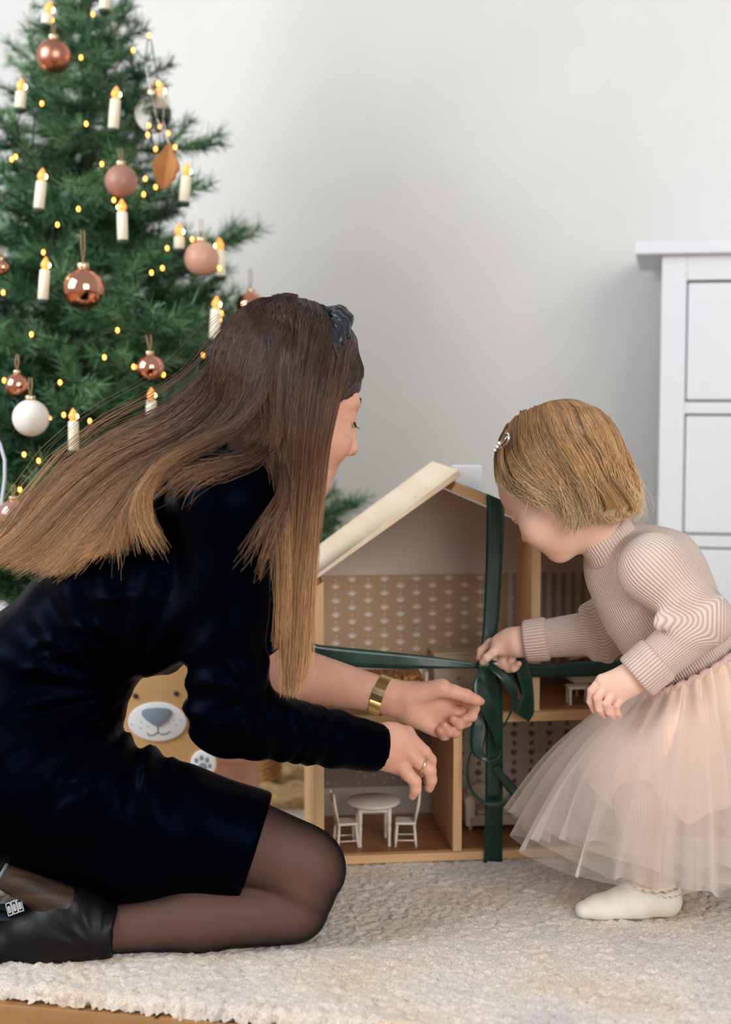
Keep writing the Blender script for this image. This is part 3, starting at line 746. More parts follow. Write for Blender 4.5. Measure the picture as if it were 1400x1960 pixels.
def branch_mesh(Ln, seed):
    rg_ = np.random.default_rng(seed)
    twigs = []
    # main stem along +x, curving up at its end
    def main(t): return np.array([Ln*t, .03*math.sin(3*t+seed)*t, .10*Ln*t*t])
    twigs.append(([main(t) for t in np.linspace(max(.12, 1-.42/Ln), 1, 10)], 1.0))
    d = max(.30*Ln, Ln-.40); side = 1
    while d < Ln*.97:
        p = main(d/Ln); a = R_(rg_.uniform(32, 58))*side; up = rg_.uniform(-.15, .55); tl = rg_.uniform(.06, .12)*(1 if d < Ln*.8 else .8)
        dirv = np.array([math.cos(a), math.sin(a), up]); dirv /= np.linalg.norm(dirv)
        twigs.append(([p+dirv*tl*s+np.array([0,0,.25*tl*s*s]) for s in np.linspace(0,1,6)], 1.0))
        side = -side; d += rg_.uniform(.022, .042)
    V = []; Fq = []; SV = []
    mb = MB(); mb.tube([main(t) for t in np.linspace(0,1,8)], [.004*(1-.6*t) for t in np.linspace(0,1,8)], 5)
    for pts_, _ in twigs[1:]: mb.tube(pts_[::2]+[pts_[-1]], .0014, 4)
    for pts_, _ in twigs:
        P = np.array(pts_); seg = np.linalg.norm(np.diff(P,axis=0),axis=1); tot = seg.sum(); n = int(tot*1100)
        t = np.sort(rg_.random(n)); cum = np.concatenate([[0],np.cumsum(seg)])/tot
        base = np.stack([np.interp(t,cum,P[:,k]) for k in range(3)],1)
        tan = P[-1]-P[0]; tan /= np.linalg.norm(tan)
        r = rg_.normal(0,1,(n,3)); r -= (r@tan)[:,None]*tan; r /= np.linalg.norm(r,axis=1,keepdims=True)
        dv = tan*rg_.uniform(.45,1.1,(n,1)) + r*rg_.uniform(.6,1.0,(n,1)) + np.array([0,0,.12]); dv /= np.linalg.norm(dv,axis=1,keepdims=True)
        ln = rg_.uniform(.020,.038,(n,1))
        sd = np.cross(dv, rg_.normal(0,1,(n,3))); sd /= np.linalg.norm(sd,axis=1,keepdims=True)
        w_ = .0011
        V.append(np.stack([base-sd*w_, base+sd*w_, base+dv*ln+sd*w_*.4, base+dv*ln-sd*w_*.4],1).reshape(-1,3))
    V = np.concatenate(V); Fq = np.arange(len(V)).reshape(-1,4)
    nv = len(V); sv_ = np.array(mb.v); 
    me = bpy.data.meshes.new('branch')
    allv = np.concatenate([V, sv_]); faces = [tuple(f) for f in Fq] + [tuple(i+nv for i in f) for f in mb.f]
    me.from_pydata([tuple(v) for v in allv], [], faces); me.materials.append(M_needle); me.materials.append(M_bark)
    me.polygons.foreach_set('material_index', [0]*len(Fq)+[1]*len(mb.f)); me.update()
    return me
LENS = [.16,.22,.28,.36,.44,.52,.60]
BM = {L_: [branch_mesh(L_, 100+i*7+k) for k in range(2)] for i, L_ in enumerate(LENS)}
zlo, zhi = .36, at(168,-300,TY).z - FZ
MB().tube([(0,0,0),(0,0,zhi*.6),(0,0,zhi-.02)], [.024,.016,.006], 12).build('trunk', M_trunk, tree, True)
for k in range(4):
    a = k*math.pi/2+.4; MB().tube([(0,0,.13),(.10*math.cos(a),.10*math.sin(a),.06),(.26*math.cos(a),.26*math.sin(a),.012)], .011, 8).build('stand_leg', M_trunk, tree, True)
NB = 285
rnd = random.Random(7)
us = np.linspace(0,1,NB)
for i, u in enumerate(us):
    # more branches where the crown is wide
    z = zhi-.03-(zhi-.03-zlo)*math.sqrt(u)
    Rr = max(tree_R(z+FZ)*rnd.uniform(.66, 1.04)-(.015 if rnd.random() < .16 else .075), .06)
    if i % 4 == 3: Rr *= .72
    az = i*2.39996+rnd.uniform(-.25,.25)
    wally = WP.y + (TC[0]-WP.x)*math.tan(ROOM) - TY - .07
    if math.sin(az) > .05: Rr = min(Rr, wally/math.sin(az)*.93)
    L_ = min(LENS, key=lambda q: abs(q-Rr))
    el_ = rnd.uniform(-.18,.16) + .45*max(0,(z-1.45))
    o = bpy.data.objects.new('branch', BM[L_][rnd.randrange(2)]); COL.objects.link(o); o.parent = tree
    o.location = (0,0,max(z-.06*Rr-math.sin(el_)*Rr*.6, .2)); o.rotation_euler = (rnd.uniform(-.5,.5), -el_, az)
    sc_ = Rr/L_; o.scale = (sc_, min(max(sc_,.9),1.1), min(max(sc_,.9),1.1))
o = bpy.data.objects.new('branch', BM[.16][0]); COL.objects.link(o); o.parent = tree; o.location = (0,0,zhi-.1); o.rotation_euler = (0,-1.5,0)
zs_ = at(640, 985, TY-.15).z - FZ
o = bpy.data.objects.new('branch', BM[.60][1]); COL.objects.link(o); o.parent = tree; o.location = (0,0,zs_-.05); o.rotation_euler = (.3,0,-.18); o.scale = (.90,.9,.9)
def on_tree(px, py, k=1.0):
    Y = TY-.2
    for _ in range(12):
        p = at(px, py, Y); R = tree_R(p.z)*k; dx = p.x-TC[0]
        Y = TY - (math.sqrt(R*R-dx*dx) if abs(dx) < R else 0)
    return at(px, py, Y)
# ---- baubles
M_cap = mat('bauble_cap', rgb(216,196,160), .35, metal=1)
M_twine = mat('twine', rgb(170,140,104), .95)
BT = {'satin': mat('copper_satin', rgb(206,140,116), .34, metal=1), 'gloss': mat('copper_gloss', rgb(226,158,132), .10, metal=1),
      'matte': mat('peach_frost', rgb(206,160,134), .5, rgb(198,150,124), coat=.1), 'rose': mat('rose_frost', rgb(170,122,104), .45, rgb(160,114,98)),
      'white': mat('white_wound_yarn', rgb(236,230,220), .8, rgb(226,220,208), nscale=6, bump=.5, bscale=90, stretch=(1,1,6)), 'pink': mat('pink_gloss', rgb(226,170,156), .15, metal=.8)}
M_glass = mat('clear_glass', rgb(250,248,244), .03, trans=1, ior=1.2)
def bauble(px, py, r, kind, label, k=1.02, dz=22, Y=None):
    c = on_tree(px, py, k) if Y is None else at(px, py, Y); rr = r*c.y/F
    o = empty('bauble', c, 0, label, 'bauble')
    if kind == 'glass':
        MB().ball((0,0,0), rr, 28, 18).build('globe', M_glass, o, True)
        MB().ball((0,0,0), rr*.97, 28, 18).build('inner_globe', M_glass, o, True)
    else: MB().ball((0,0,0), rr, 32, 20).build('globe', BT[kind], o, True)
    MB().lathe([(rr*.26,rr*.93),(rr*.29,rr*.97),(rr*.29,rr*1.17),(rr*.26,rr*1.22),(rr*.08,rr*1.24)], n=16).build('cap', M_cap, o, True)
    MB().tube([(-.0006*1,0,rr*1.22),(-.003,0,rr*1.22+.5*dz*c.y/F),(-.004+.003*math.sin(px),.004,rr*1.22+dz*c.y/F),(.002,.004,rr*1.22+dz*c.y/F*.98),(.003,0,rr*1.22+.5*dz*c.y/F),(.0006,0,rr*1.22)], .0009, 6).build('hanger', M_twine, o, True)
    return o
bauble(103,107,32,'satin','satin copper bauble high on the tree, below the topmost lit candle', 1.04)
bauble(232,347,31,'rose','dull rose bauble above a candle at mid height of the tree', 1.04)
bauble(160,553,40,'gloss','largest glossy copper bauble, hanging on a long twine loop', 1.06, 62)
bauble(386,495,33,'matte','peach frosted bauble at the right side of the tree', 1.03, 34)
bauble(480,585,27,'gloss','glossy copper bauble just above the woman hair', 1.02, 36)
bauble(287,705,27,'gloss','glossy copper bauble above the candle next to the woman head', 1.04, 30)
bauble(33,738,24,'gloss','small glossy copper bauble beside the white bauble', 1.03, 30)
bauble(59,800,35,'white','white bauble at the left, wound like yarn', 1.08, 34)
bauble(292,218,36,'glass','clear glass bauble behind the brown leaf ornament strings', 1.0, 20)
bauble(26,986,30,'pink','pink bauble low at the left edge beside the white cord', 1.02)
bauble(4,512,15,'gloss','tiny copper bauble cut by the left edge of the photo', 1.02)
bauble(529,1170,24,'pink','pink bauble seen between the woman arm and hair', 1.0, 20, 2.62)
# brown folded leaf ornament on white strings
c = on_tree(318,318,1.05); s_ = c.y/F
lf = empty('leaf_ornament', c, 0, 'brown folded leaf ornament hanging on two white strings', 'ornament')
M_leafp = mat('brown_felt', rgb(178,122,70), .85, rgb(164,108,60), nscale=30, bump=.2, bscale=200)
half = [(0,42),(8,40),(12,30),(20,20),(30,8),(33,-2),(26,-10),(28,-18),(18,-28),(12,-38),(4,-44),(0,-40)]
for k, (sx, rot) in enumerate(((1,.45),(-1,-.45),(1,-.5),(-1,.5))):
    P = [(sx*x*s_*.85, z*s_) for x, z in half]
    q = MB().prism(P if sx < 0 else P[::-1], -.0012, .0012).build('leaf_blade', M_leafp, lf); q.rotation_euler = (0,0,rot)
lf.rotation_euler = (0,.18,0)
for (x, y) in ((246,140),(275,152)):
    e_ = on_tree(x,y,1.02); MB().tube([(0,0,40*s_), tuple((Vector(e_)-c)*.5+Vector((0,-.004,0))), tuple(Vector(e_)-c)], .0013, 6).build('string', mat('white_string', rgb(220,214,208), .9), lf, True)
# ---- candles
M_wax = mat('candle_ivory', rgb(240,230,206), .5, sub=.3, subr=(1,.8,.5), emis=rgb(255,220,170), estr=.03)
M_flame = mat('flame_bulb', rgb(255,170,90), .2, emis=rgb(255,150,60), estr=.9)
M_glow = mat('lamp_filament', rgb(255,220,160), .3, emis=rgb(255,214,150), estr=14)
M_clip = mat('clip_green', rgb(30,56,40), .6)
CL = [((97,2),(88,46)),((203,-42),(200,18)),((223,165),(217,246)),((42,150),(38,207)),((82,322),(74,399)),((359,312),(352,386)),((233,381),(235,459)),((343,428),(343,476)),((88,492),(82,573)),((420,455),(422,528)),((415,567),(410,648)),((290,742),(289,822)),((140,782),(141,862)),((309,158),(303,215))]
where = ['topmost candle, at the left of the tree top','candle cut by the upper edge of the photo','upper candle in the middle of the tree, beside the glass bauble','short candle at the upper left, half hidden by needles','candle at the left, below the short one','candle standing clear of the tree against the wall, right of the leaf ornament','candle right under the dull rose bauble','candle half hidden left of the peach bauble','leaning candle left of the largest copper bauble','candle half hidden behind the peach bauble','candle above the woman hair, left of its copper bauble','brightest candle, next to the woman head','candle right of the white bauble','candle behind the clear glass bauble']
for (f_, bse), wh in zip(CL, where):
    kk = 1.05 if f_ not in ((309,158),(420,455),(343,428),(42,150)) else .93
    b0 = on_tree(*bse, kk); s_ = b0.y/F; t0 = at(f_[0], f_[1], b0.y)
    vec = t0-b0; Ht = vec.length
    o = empty('candle', b0, 0, ('ivory electric ' + wh)[:110], 'candle', 'electric candles on the tree')
    o.rotation_euler = vec.to_track_quat('Z','Y').to_euler()
    r = 10.2*s_; hs = Ht-24*s_
    MB().lathe([(r*.9,0),(r,.001),(r,hs*.6),(r*.97,hs-.0015),(r*.8,hs),(r*.4,hs+.0008)], n=16).build('stick', M_wax, o, True)
    fb = MB().lathe([(r*.42,hs),(r*.8,hs+6*s_),(r*.88,hs+10*s_),(r*.62,hs+16*s_),(r*.25,hs+22*s_),(r*.04,hs+25*s_)], n=14).build('flame', M_flame, o, True)
    MB().ball((0,-r*.5,hs+9*s_), r*.5, 10, 8).build('filament', M_glow, fb, True)
    MB().lathe([(r*.5,-.010),(r*1.15,-.006),(r*1.15,-.001),(r*.9,0)], n=12).build('clip', M_clip, o, True)
# ---- string of warm fairy lights
DOTS = [(178,27),(100,38),(286,68),(155,110),(255,96),(303,160),(80,198),(165,237),(285,240),(305,240),(283,258),(322,255),(335,282),(298,285),(195,314),(278,342),(298,358),(275,372),(218,383),(30,300),(22,305),(150,400),(110,430),(83,483),(311,513),(290,522),(368,458),(420,513),(424,600),(320,475),(197,556),(389,680),(313,717),(256,702),(200,684),(115,732),(95,801),(122,794),(172,806),(46,870),(74,882),(38,937),(170,868),(6,560),(8,728),(421,612),(60,640),(225,632)]
wire = []
st_ = empty('fairy_lights', TC, 0, 'string of tiny warm fairy lights on dark wire wound round the tree', 'fairy lights')
M_dot = mat('fairy_bulb', rgb(255,190,110), .2, emis=rgb(255,150,60), estr=6)
M_wire = mat('dark_wire', rgb(26,36,32), .5)
dm = None
srt = sorted(DOTS, key=lambda p: (round(p[1]/90), p[0]*(1 if round(p[1]/90) % 2 else -1)))
for px, py in srt:
    p = np.array(on_tree(px, py, 1.03)); wire.append(p)
    if dm is None: q = MB().ball((0,0,0), (.0032,.0032,.0045), 10, 8).build('bulb', M_dot, st_, True); dm = q.data
    else: q = bpy.data.objects.new('bulb', dm); COL.objects.link(q); q.parent = st_
    q.location = tuple(p-TC)
W = []
for a, b_ in zip(wire[:-1], wire[1:]):
    W += [a, (a+b_)/2 + np.array([0,.04,-.02])]
W.append(wire[-1])
W = catmull(np.array(W), 420)
MB().tube([tuple(p-TC) for p in W], .0013, 5).build('wire', M_wire, st_, True)
# ---- golden fluffy skirt under the tree
rg = np.random.default_rng(12)
nr, na = 46, 220; V = []
for i in range(nr):
    r = .62*(.06+.94*i/(nr-1)); th = np.arange(na)*2*math.pi/na + rg.normal(0,.004,na)
    hh = .010+.005*rg.normal(0,1,na)+.004*np.sin(th*23+i*.8)*np.sin(i*.9+th*7)
    if i == nr-1: hh = np.full(na,.001)
    rr = r+rg.normal(0,.004,na); V.append(np.stack([rr*np.cos(th), rr*np.sin(th), hh],1))
V = np.concatenate(V); ii = np.arange(na); i2 = (ii+1) % na
Q_ = np.concatenate([np.stack([k*na+ii,(k+1)*na+ii,(k+1)*na+i2,k*na+i2],1) for k in range(nr-1)])
ts = meshobj('tree_skirt', V, Q_, mat('golden_fleece', rgb(214,178,118), .9, rgb(182,140,84), nscale=60, bump=.8, bscale=160, bdist=.004, sheen=.3), None)
ts.location = TC; tag(ts, 'golden fluffy mat spread round the foot of the tree', 'tree skirt')
# ================================================================ the woman, kneeling
def PA(px, py, Y): return np.array(at(px, py, Y))
def RP(r, Y): return r*Y/F
def skin_mat(name, c1, c2, lipcol):
    m, nt, b = newmat(name); L = nt.links.new
    tc = nd(nt, 'ShaderNodeTexCoord'); n1 = nd(nt, 'ShaderNodeTexNoise'); n1.inputs['Scale'].default_value = 28; n1.inputs['Detail'].default_value = 5
    L(tc.outputs['Object'], n1.inputs['Vector'])
    r1 = nd(nt, 'ShaderNodeValToRGB'); r1.color_ramp.elements[0].position = .35; r1.color_ramp.elements[1].position = .7
    r1.color_ramp.elements[0].color = c1; r1.color_ramp.elements[1].color = c2
    at_ = nd(nt, 'ShaderNodeAttribute'); at_.attribute_name = 'flush'
    mx = nd(nt, 'ShaderNodeMix'); mx.data_type = 'RGBA'; mx.inputs[7].default_value = lipcol
    L(n1.outputs['Fac'], r1.inputs[0]); L(at_.outputs['Fac'], mx.inputs[0]); L(r1.outputs[0], mx.inputs[6]); L(mx.outputs[2], b.inputs['Base Color'])
    b.inputs['Roughness'].default_value = .48; b.inputs['Specular IOR Level'].default_value = .4
    b.inputs['Subsurface Weight'].default_value = .25; b.inputs['Subsurface Radius'].default_value = (1,.35,.2); b.inputs['Subsurface Scale'].default_value = .006
    n2 = nd(nt, 'ShaderNodeTexNoise'); n2.inputs['Scale'].default_value = 420
    L(tc.outputs['Object'], n2.inputs['Vector'])
    bp = nd(nt, 'ShaderNodeBump'); bp.inputs['Strength'].default_value = .12; bp.inputs['Distance'].default_value = .001
    L(n2.outputs['Fac'], bp.inputs['Height']); L(bp.outputs[0], b.inputs['Normal'])
    return m
def hair_mat(name, root, mid, tip, rough=.42):
    m, nt, b = newmat(name); L = nt.links.new
    a1 = nd(nt, 'ShaderNodeAttribute'); a1.attribute_name = 'along'
    a2 = nd(nt, 'ShaderNodeAttribute'); a2.attribute_name = 'rnd'
    r1 = nd(nt, 'ShaderNodeValToRGB'); el = r1.color_ramp.elements
    el[0].position = .05; el[0].color = root; el[1].position = .95; el[1].color = tip
    e = el.new(.5); e.color = mid
    r2 = nd(nt, 'ShaderNodeValToRGB'); r2.color_ramp.elements[0].color = (.42,.40,.38,1); r2.color_ramp.elements[1].color = (1.25,1.22,1.18,1)
    mx = nd(nt, 'ShaderNodeMix'); mx.data_type = 'RGBA'; mx.blend_type = 'MULTIPLY'; mx.inputs[0].default_value = 1
    L(a1.outputs['Fac'], r1.inputs[0]); L(a2.outputs['Fac'], r2.inputs[0]); L(r1.outputs[0], mx.inputs[6]); L(r2.outputs[0], mx.inputs[7])
    L(mx.outputs[2], b.inputs['Base Color'])
    b.inputs['Roughness'].default_value = rough; b.inputs['Specular IOR Level'].default_value = .55
    return m
M_skin = skin_mat('skin_fair', rgb(222,172,148), rgb(214,158,134), rgb(176,92,84))
M_velvet, nt, b = newmat('black_velvet'); L = nt.links.new
tc = nd(nt, 'ShaderNodeTexCoord'); n1 = nd(nt, 'ShaderNodeTexNoise'); n1.inputs['Scale'].default_value = 9; n1.inputs['Detail'].default_value = 5
L(tc.outputs['Object'], n1.inputs['Vector'])
r1 = nd(nt, 'ShaderNodeValToRGB'); r1.color_ramp.elements[0].color = (.0006,.0007,.001,1); r1.color_ramp.elements[1].color = (.001,.0014,.003,1)
L(n1.outputs['Fac'], r1.inputs[0]); L(r1.outputs[0], b.inputs['Base Color'])
b.inputs['Roughness'].default_value = .36; b.inputs['Specular IOR Level'].default_value = .024; b.inputs['Specular Tint'].default_value = (.06,.30,1,1)
b.inputs['Sheen Weight'].default_value = .22; b.inputs['Sheen Roughness'].default_value = .14; b.inputs['Sheen Tint'].default_value = (.02,.16,.55,1)
n2 = nd(nt, 'ShaderNodeTexNoise'); n2.inputs['Scale'].default_value = 30; n2.inputs['Detail'].default_value = 2
L(tc.outputs['Object'], n2.inputs['Vector'])
bp = nd(nt, 'ShaderNodeBump'); bp.inputs['Strength'].default_value = .35; bp.inputs['Distance'].default_value = .004
L(n2.outputs['Fac'], bp.inputs['Height']); L(bp.outputs[0], b.inputs['Normal'])

W0 = on_floor(400, 1812); W0.z = 0
woman = empty('person', W0, 0, 'kneeling woman in a black velvet dress with long brown hair reaching for the ribbon', 'person')
w0 = np.array(W0)
# --- head frame: turned away from us and tipped down
def head_frame(yaw, pitch, face):
    cy, sy, cp, sp = math.cos(yaw), math.sin(yaw), math.cos(pitch), math.sin(pitch)
    f = np.array([face*cy*cp, sy*cp, -sp]); u = np.array([face*cy*sp, sy*sp, cp])
    return np.cross(f, u), f, u
hr, hf, hup = head_frame(R_(23), R_(21), 1)
HM = np.stack([hr, hf, hup], 1)
HO = PA(687, 760, 2.10) - HM @ np.array([0,.093,.045])
def hl(x, y, z): return HO + HM @ np.array([x, y, z])
def build_head(S, P, M, s=1.0, child=False):
    e = lambda c, r, k=.02, op='u': S.el(P(*[v*s for v in c]), [v*s for v in r], M, k*s, op)
    c = lambda a, b_, ra, rb, k=.01, op='u': S.rc(P(*[v*s for v in a]), P(*[v*s for v in b_]), ra*s, rb*s, k*s, op)
    e((0,-.014,.036), (.074,.096,.094))
    e((0,.030,-.030), (.060,.062,.078), .03)
    e((0,.050,-.075), (.044,.040,.042), .025)
    e((0,.072,-.103), (.018,.017,.015), .025)                   # chin
    for sx in (-1,1):
        e((sx*.037,.0625,-.028), (.028,.028,.029), .018)          # cheek
        c((sx*.012,.083,.034), (sx*.040,.069,.030), .0095, .0095, .018)   # brow ridge
        c((sx*.055,.01,-.06), (sx*.025,.065,-.095), .014, .012, .02)    # jaw line
        e((sx*.033,.098,.012), (.017,.016,.012), .012, 's')     # eye socket
        e((sx*.032,.0735,.010), (.0135,.0125,.0125), .006)       # lids over the eyeball
    c((0,.088,.022), (0,.104,-.022), .0075, .0095, .014)        # nose
    e((0,.107,-.026), (.0105,.0105,.0095), .006)
    for sx in (-1,1):
        e((sx*.0115,.098,-.031), (.0075,.0095,.0075), .006)
        e((sx*.0075,.099,-.038), (.0045,.0065,.006), .002, 's')
    c((-.016,.083,-.058), (.016,.083,-.058), .007, .007, .008)  # mouth
    c((0,.092,-.055), (0,.092,-.055), .0075, .0075, .006)
    c((-.011,.086,-.0675), (.011,.086,-.0675), .0075, .0075, .006)
    c((-.021,.090,-.0615), (.021,.090,-.0615), .0014, .0014, .003, 's')
    for sx in (-1,1):                                           # ears
        c((sx*.073,-.012,.022), (sx*.070,-.004,-.026), .012, .008, .008)
        e((sx*.083,-.008,.004), (.006,.009,.014), .004, 's')
S = Solid(); build_head(S, hl, HM)
S.rc(hl(0,-.012,-.05), PA(500,960,2.10), .052, .058, .03)
hv_, hq = S.mesh(.0020, smooth=2)
loc = (hv_ - HO) @ HM
lip = np.exp(-(((loc[:,0]/.021)**2 + ((loc[:,2]+.061)/.0115)**2 + ((loc[:,1]-.094)/.014)**2))**2)
cheek = .22*np.exp(-((np.abs(loc[:,0])-.042)**2/.0004 + (loc[:,2]+.03)**2/.0006 + (loc[:,1]-.075)**2/.001))
flush_h = np.clip(lip*.9 + cheek, 0, 1)
# --- far (left) hand, palm towards us, thumb along the top
def hand(fingers, palm, k=.0028):
    S = Solid()
    for p in palm: S.rc(*p)
    for ch in fingers: S.chain(ch, k)
    return S
yl = 2.19
FW = PA(748,1334,yl)
palm = [(PA(480,1270,2.25), FW, RP(62,2.25), .0245, .01, 'u', ((0,1,0),.92)),
        (FW, PA(800,1352,yl), .0235, .0262, .015, 'u', ((0,1,0),.62)),
        (PA(790,1345,yl), PA(838,1352,yl+.008), .0265, .024, .015, 'u', ((0,1,0),.5)),
        (PA(784,1334,yl-.008), PA(846,1316,yl-.014), .0165, .0135, .015),          # ball of the thumb
        (PA(790,1366,yl-.004), PA(834,1396,yl-.004), .0175, .0115, .012)]          # heel of the hand
fing = [[(PA(840,1319,yl-.014), .0125), (PA(868,1324,yl-.018), .0105), (PA(893,1332,yl-.019), .0098), (PA(914,1341,yl-.016), .0078), (PA(921,1343,yl-.014), .0058)],
        [(PA(846,1330,yl+.012), .0105), (PA(888,1338,yl+.018), .0095), (PA(908,1355,yl+.012), .0085), (PA(904,1371,yl-.002), .0078), (PA(890,1376,yl-.012), .0066)],
        [(PA(846,1356,yl+.012), .0105), (PA(884,1366,yl+.016), .0092), (PA(893,1381,yl+.004), .0085), (PA(880,1387,yl-.010), .0078), (PA(868,1377,yl-.019), .0066)],
        [(PA(842,1380,yl+.01), .0100), (PA(868,1396,yl+.012), .0088), (PA(872,1402,yl-.002), .0080), (PA(860,1400,yl-.014), .0074), (PA(851,1389,yl-.020), .0062)]]
fing.append([(PA(838,1392,yl+.004), .0098), (PA(852,1406,yl+.002), .0088), (PA(850,1407,yl-.008), .0080), (PA(843,1398,yl-.018), .0072)])
fh_v, fh_q = hand(fing, palm).mesh(.0018, smooth=2)
# --- near (right) hand, back towards us, fingers hanging down
yr = 2.05
NW = PA(722,1430,yr-.01)
palm = [(PA(640,1415,2.01), NW, .028, .0255, .01, 'u', ((0,1,0),.8)),
        (NW, PA(752,1424,yr), .025, .0265, .015, 'u', ((0,1,0),.7)),
        (PA(748,1420,yr), PA(776,1412,yr+.012), .026, .016, .015, 'u', ((0,1,0),.6)),
        (PA(750,1432,yr), PA(784,1442,yr), .024, .015, .015, 'u', ((0,1,0),.6)),
        (PA(738,1446,yr), PA(766,1466,yr), .0185, .0135, .015, 'u', ((0,1,0),.7)),
        (PA(732,1428,yr+.016), PA(764,1446,yr+.036), .0150, .0120, .012)]
fn_ = [[(PA(779,1404,yr+.014), .0125), (PA(792,1430,yr+.034), .0098), (PA(800,1456,yr+.050), .0085), (PA(798,1472,yr+.052), .0070)],
       [(PA(787,1418,yr+.006), .0125), (PA(812,1440,yr+.014), .0105), (PA(824,1455,yr+.018), .0095), (PA(824,1480,yr+.022), .0085), (PA(819,1494,yr+.022), .0070)],
       [(PA(784,1442,yr-.002), .0125), (PA(806,1461,yr-.006), .0104), (PA(823,1474,yr-.006), .0098), (PA(826,1493,yr-.002), .0086), (PA(822,1508,yr+.002), .0074)],
       [(PA(766,1464,yr-.002), .0125), (PA(782,1483,yr-.010), .0100), (PA(795,1496,yr-.012), .0094), (PA(796,1511,yr-.010), .0084), (PA(790,1523,yr-.006), .0066)],
       [(PA(752,1440,yr+.03), .0130), (PA(778,1454,yr+.046), .0108), (PA(798,1470,yr+.05), .0090), (PA(806,1480,yr+.05), .0072)]]
fn_ = [[(p_, r_*.92) for p_, r_ in ch_] for ch_ in fn_]
nh_v, nh_q = hand(fn_, palm).mesh(.0018, smooth=2)
# --- trunk and legs under the clothes
def legs(S, k=.02):
    for dy, dxp, dyp in ((0,0,0), (.20,-22,-16)):
        S.rc(PA(60,1530,2.0+dy*.9), PA(590+dxp,1652+dyp,2.00+dy), RP(118,2.0), RP(66,2.0), k)
        S.rc(PA(470+dxp,1606+dyp,2.0+dy), PA(560+dxp,1646+dyp,2.0+dy), RP(78,2.0), RP(72,2.0), k)
        S.rc(PA(584+dxp,1690+dyp,2.0+dy), PA(600+dxp,1672+dyp,2.0+dy), RP(72,2.0), RP(60,2.0), k)      # knee
        S.rc(PA(560+dxp,1735+dyp,2.0+dy), PA(380+dxp,1752+dyp,1.985+dy), RP(72,2.0), RP(67,2.0), .004)
        S.rc(PA(380+dxp,1752+dyp,1.985+dy), PA(190+dxp,1784+dyp,1.965+dy), RP(66,2.0), RP(44,2.0), .02)
def trunk(S):
    S.rc(PA(25,1455,2.10), PA(78,1300,2.10), RP(165,2.1), RP(138,2.1), .04, 'u', ((0,1,0),1.2))
    S.rc(PA(-60,1500,2.10), PA(20,1430,2.10), RP(200,2.1), RP(165,2.1), .05, 'u', ((0,1,0),1.1))
    S.rc(PA(78,1290,2.10), PA(255,1115,2.10), RP(134,2.1), RP(142,2.1), .03, 'u', ((0,1,0),1.25))
    S.rc(PA(262,1115,2.10), PA(400,1000,2.10), RP(146,2.1), RP(112,2.1), .05, 'u', ((0,1,0),1.25))
    S.rc(PA(292,1180,2.03), PA(330,1150,2.02), RP(112,2.1), RP(112,2.1), .025)
    S.rc(PA(400,960,2.02), PA(430,958,1.97), RP(92,2.0), RP(84,2.0), .05)
    S.rc(PA(440,945,2.20), PA(470,950,2.25), RP(80,2.1), RP(72,2.1), .05)
S = Solid(); trunk(S); legs(S); tv, tq = S.mesh(.007, inflate=-.007, smooth=2)
bv, bq = join([(hv_, hq), (fh_v, fh_q), (nh_v, nh_q), (tv, tq)])
fl_ = np.zeros(len(bv)); fl_[:len(hv_)] = flush_h
# reddened knuckles and fingertips
tips = [c[-1][0] for c in fing+fn_] + [c[0][0] for c in fn_[:4]]
for p in tips:
    d = np.linalg.norm(bv[len(hv_):len(hv_)+len(fh_v)+len(nh_v)]-p, axis=1); seg = fl_[len(hv_):len(hv_)+len(fh_v)+len(nh_v)]
    np.maximum(seg, .35*np.exp(-(d/.011)**2), out=seg)
meshobj('body', bv-w0, bq, M_skin, woman, True, {'flush': fl_})
# eyes, lashes, brows
M_eye = mat('eye_white', rgb(226,220,214), .15, nscale=30); M_iris = mat('iris_brown', rgb(58,40,30), .2); M_lash = mat('lash_dark', rgb(30,22,20), .7)
def face_bits(root, w0, P, s, lash, brow, iris):
    for sx in (-1,1):
        MB().ball(P(sx*.032*s,.0715*s,.009*s), .0122*s, 14, 10).build('eye', M_eye, root, True, off=w0)
        MB().tube([P(sx*(.032+k*.011)*s, (.0885-abs(k)*.004-max(k,0)*.002)*s, (.0055-.0028*abs(k)+.002*(k<0))*s) for k in np.linspace(-1,1,9)], [.0006*s]+[.0012*s]*7+[.0005*s], 6).build('eyelashes', lash, root, True, off=w0)
        b = MB()
        for k in np.linspace(-1,1,9):
            a = np.array(P(sx*(.032+k*.011)*s, (.0882-abs(k)*.004-max(k,0)*.002)*s, (.005-.0028*abs(k))*s)); e_ = np.array(P(sx*(.034+k*.015)*s, (.0955-abs(k)*.003-max(k,0)*.002)*s, (.0005-.001*abs(k))*s))
            b.tube([a, (a+e_)/2+np.array([0,0,-.0008]), e_], [.0005*s,.0004*s,.0002*s], 4)
        b.build('eyelashes', lash, root, True, off=w0)
        MB().tube([P(sx*x*s, y*s, z*s) for x, y, z in ((.013,.0915,.031),(.022,.0895,.035),(.034,.0828,.039),(.043,.0745,.038),(.050,.066,.034))], [.0005*s,.0013*s,.0014*s,.0010*s,.0004*s], 8).build('eyebrow', brow, root, True, off=w0)
face_bits(woman, W0, hl, 1.0, M_lash, mat('brow_brown', rgb(66,46,38), .8), M_iris)
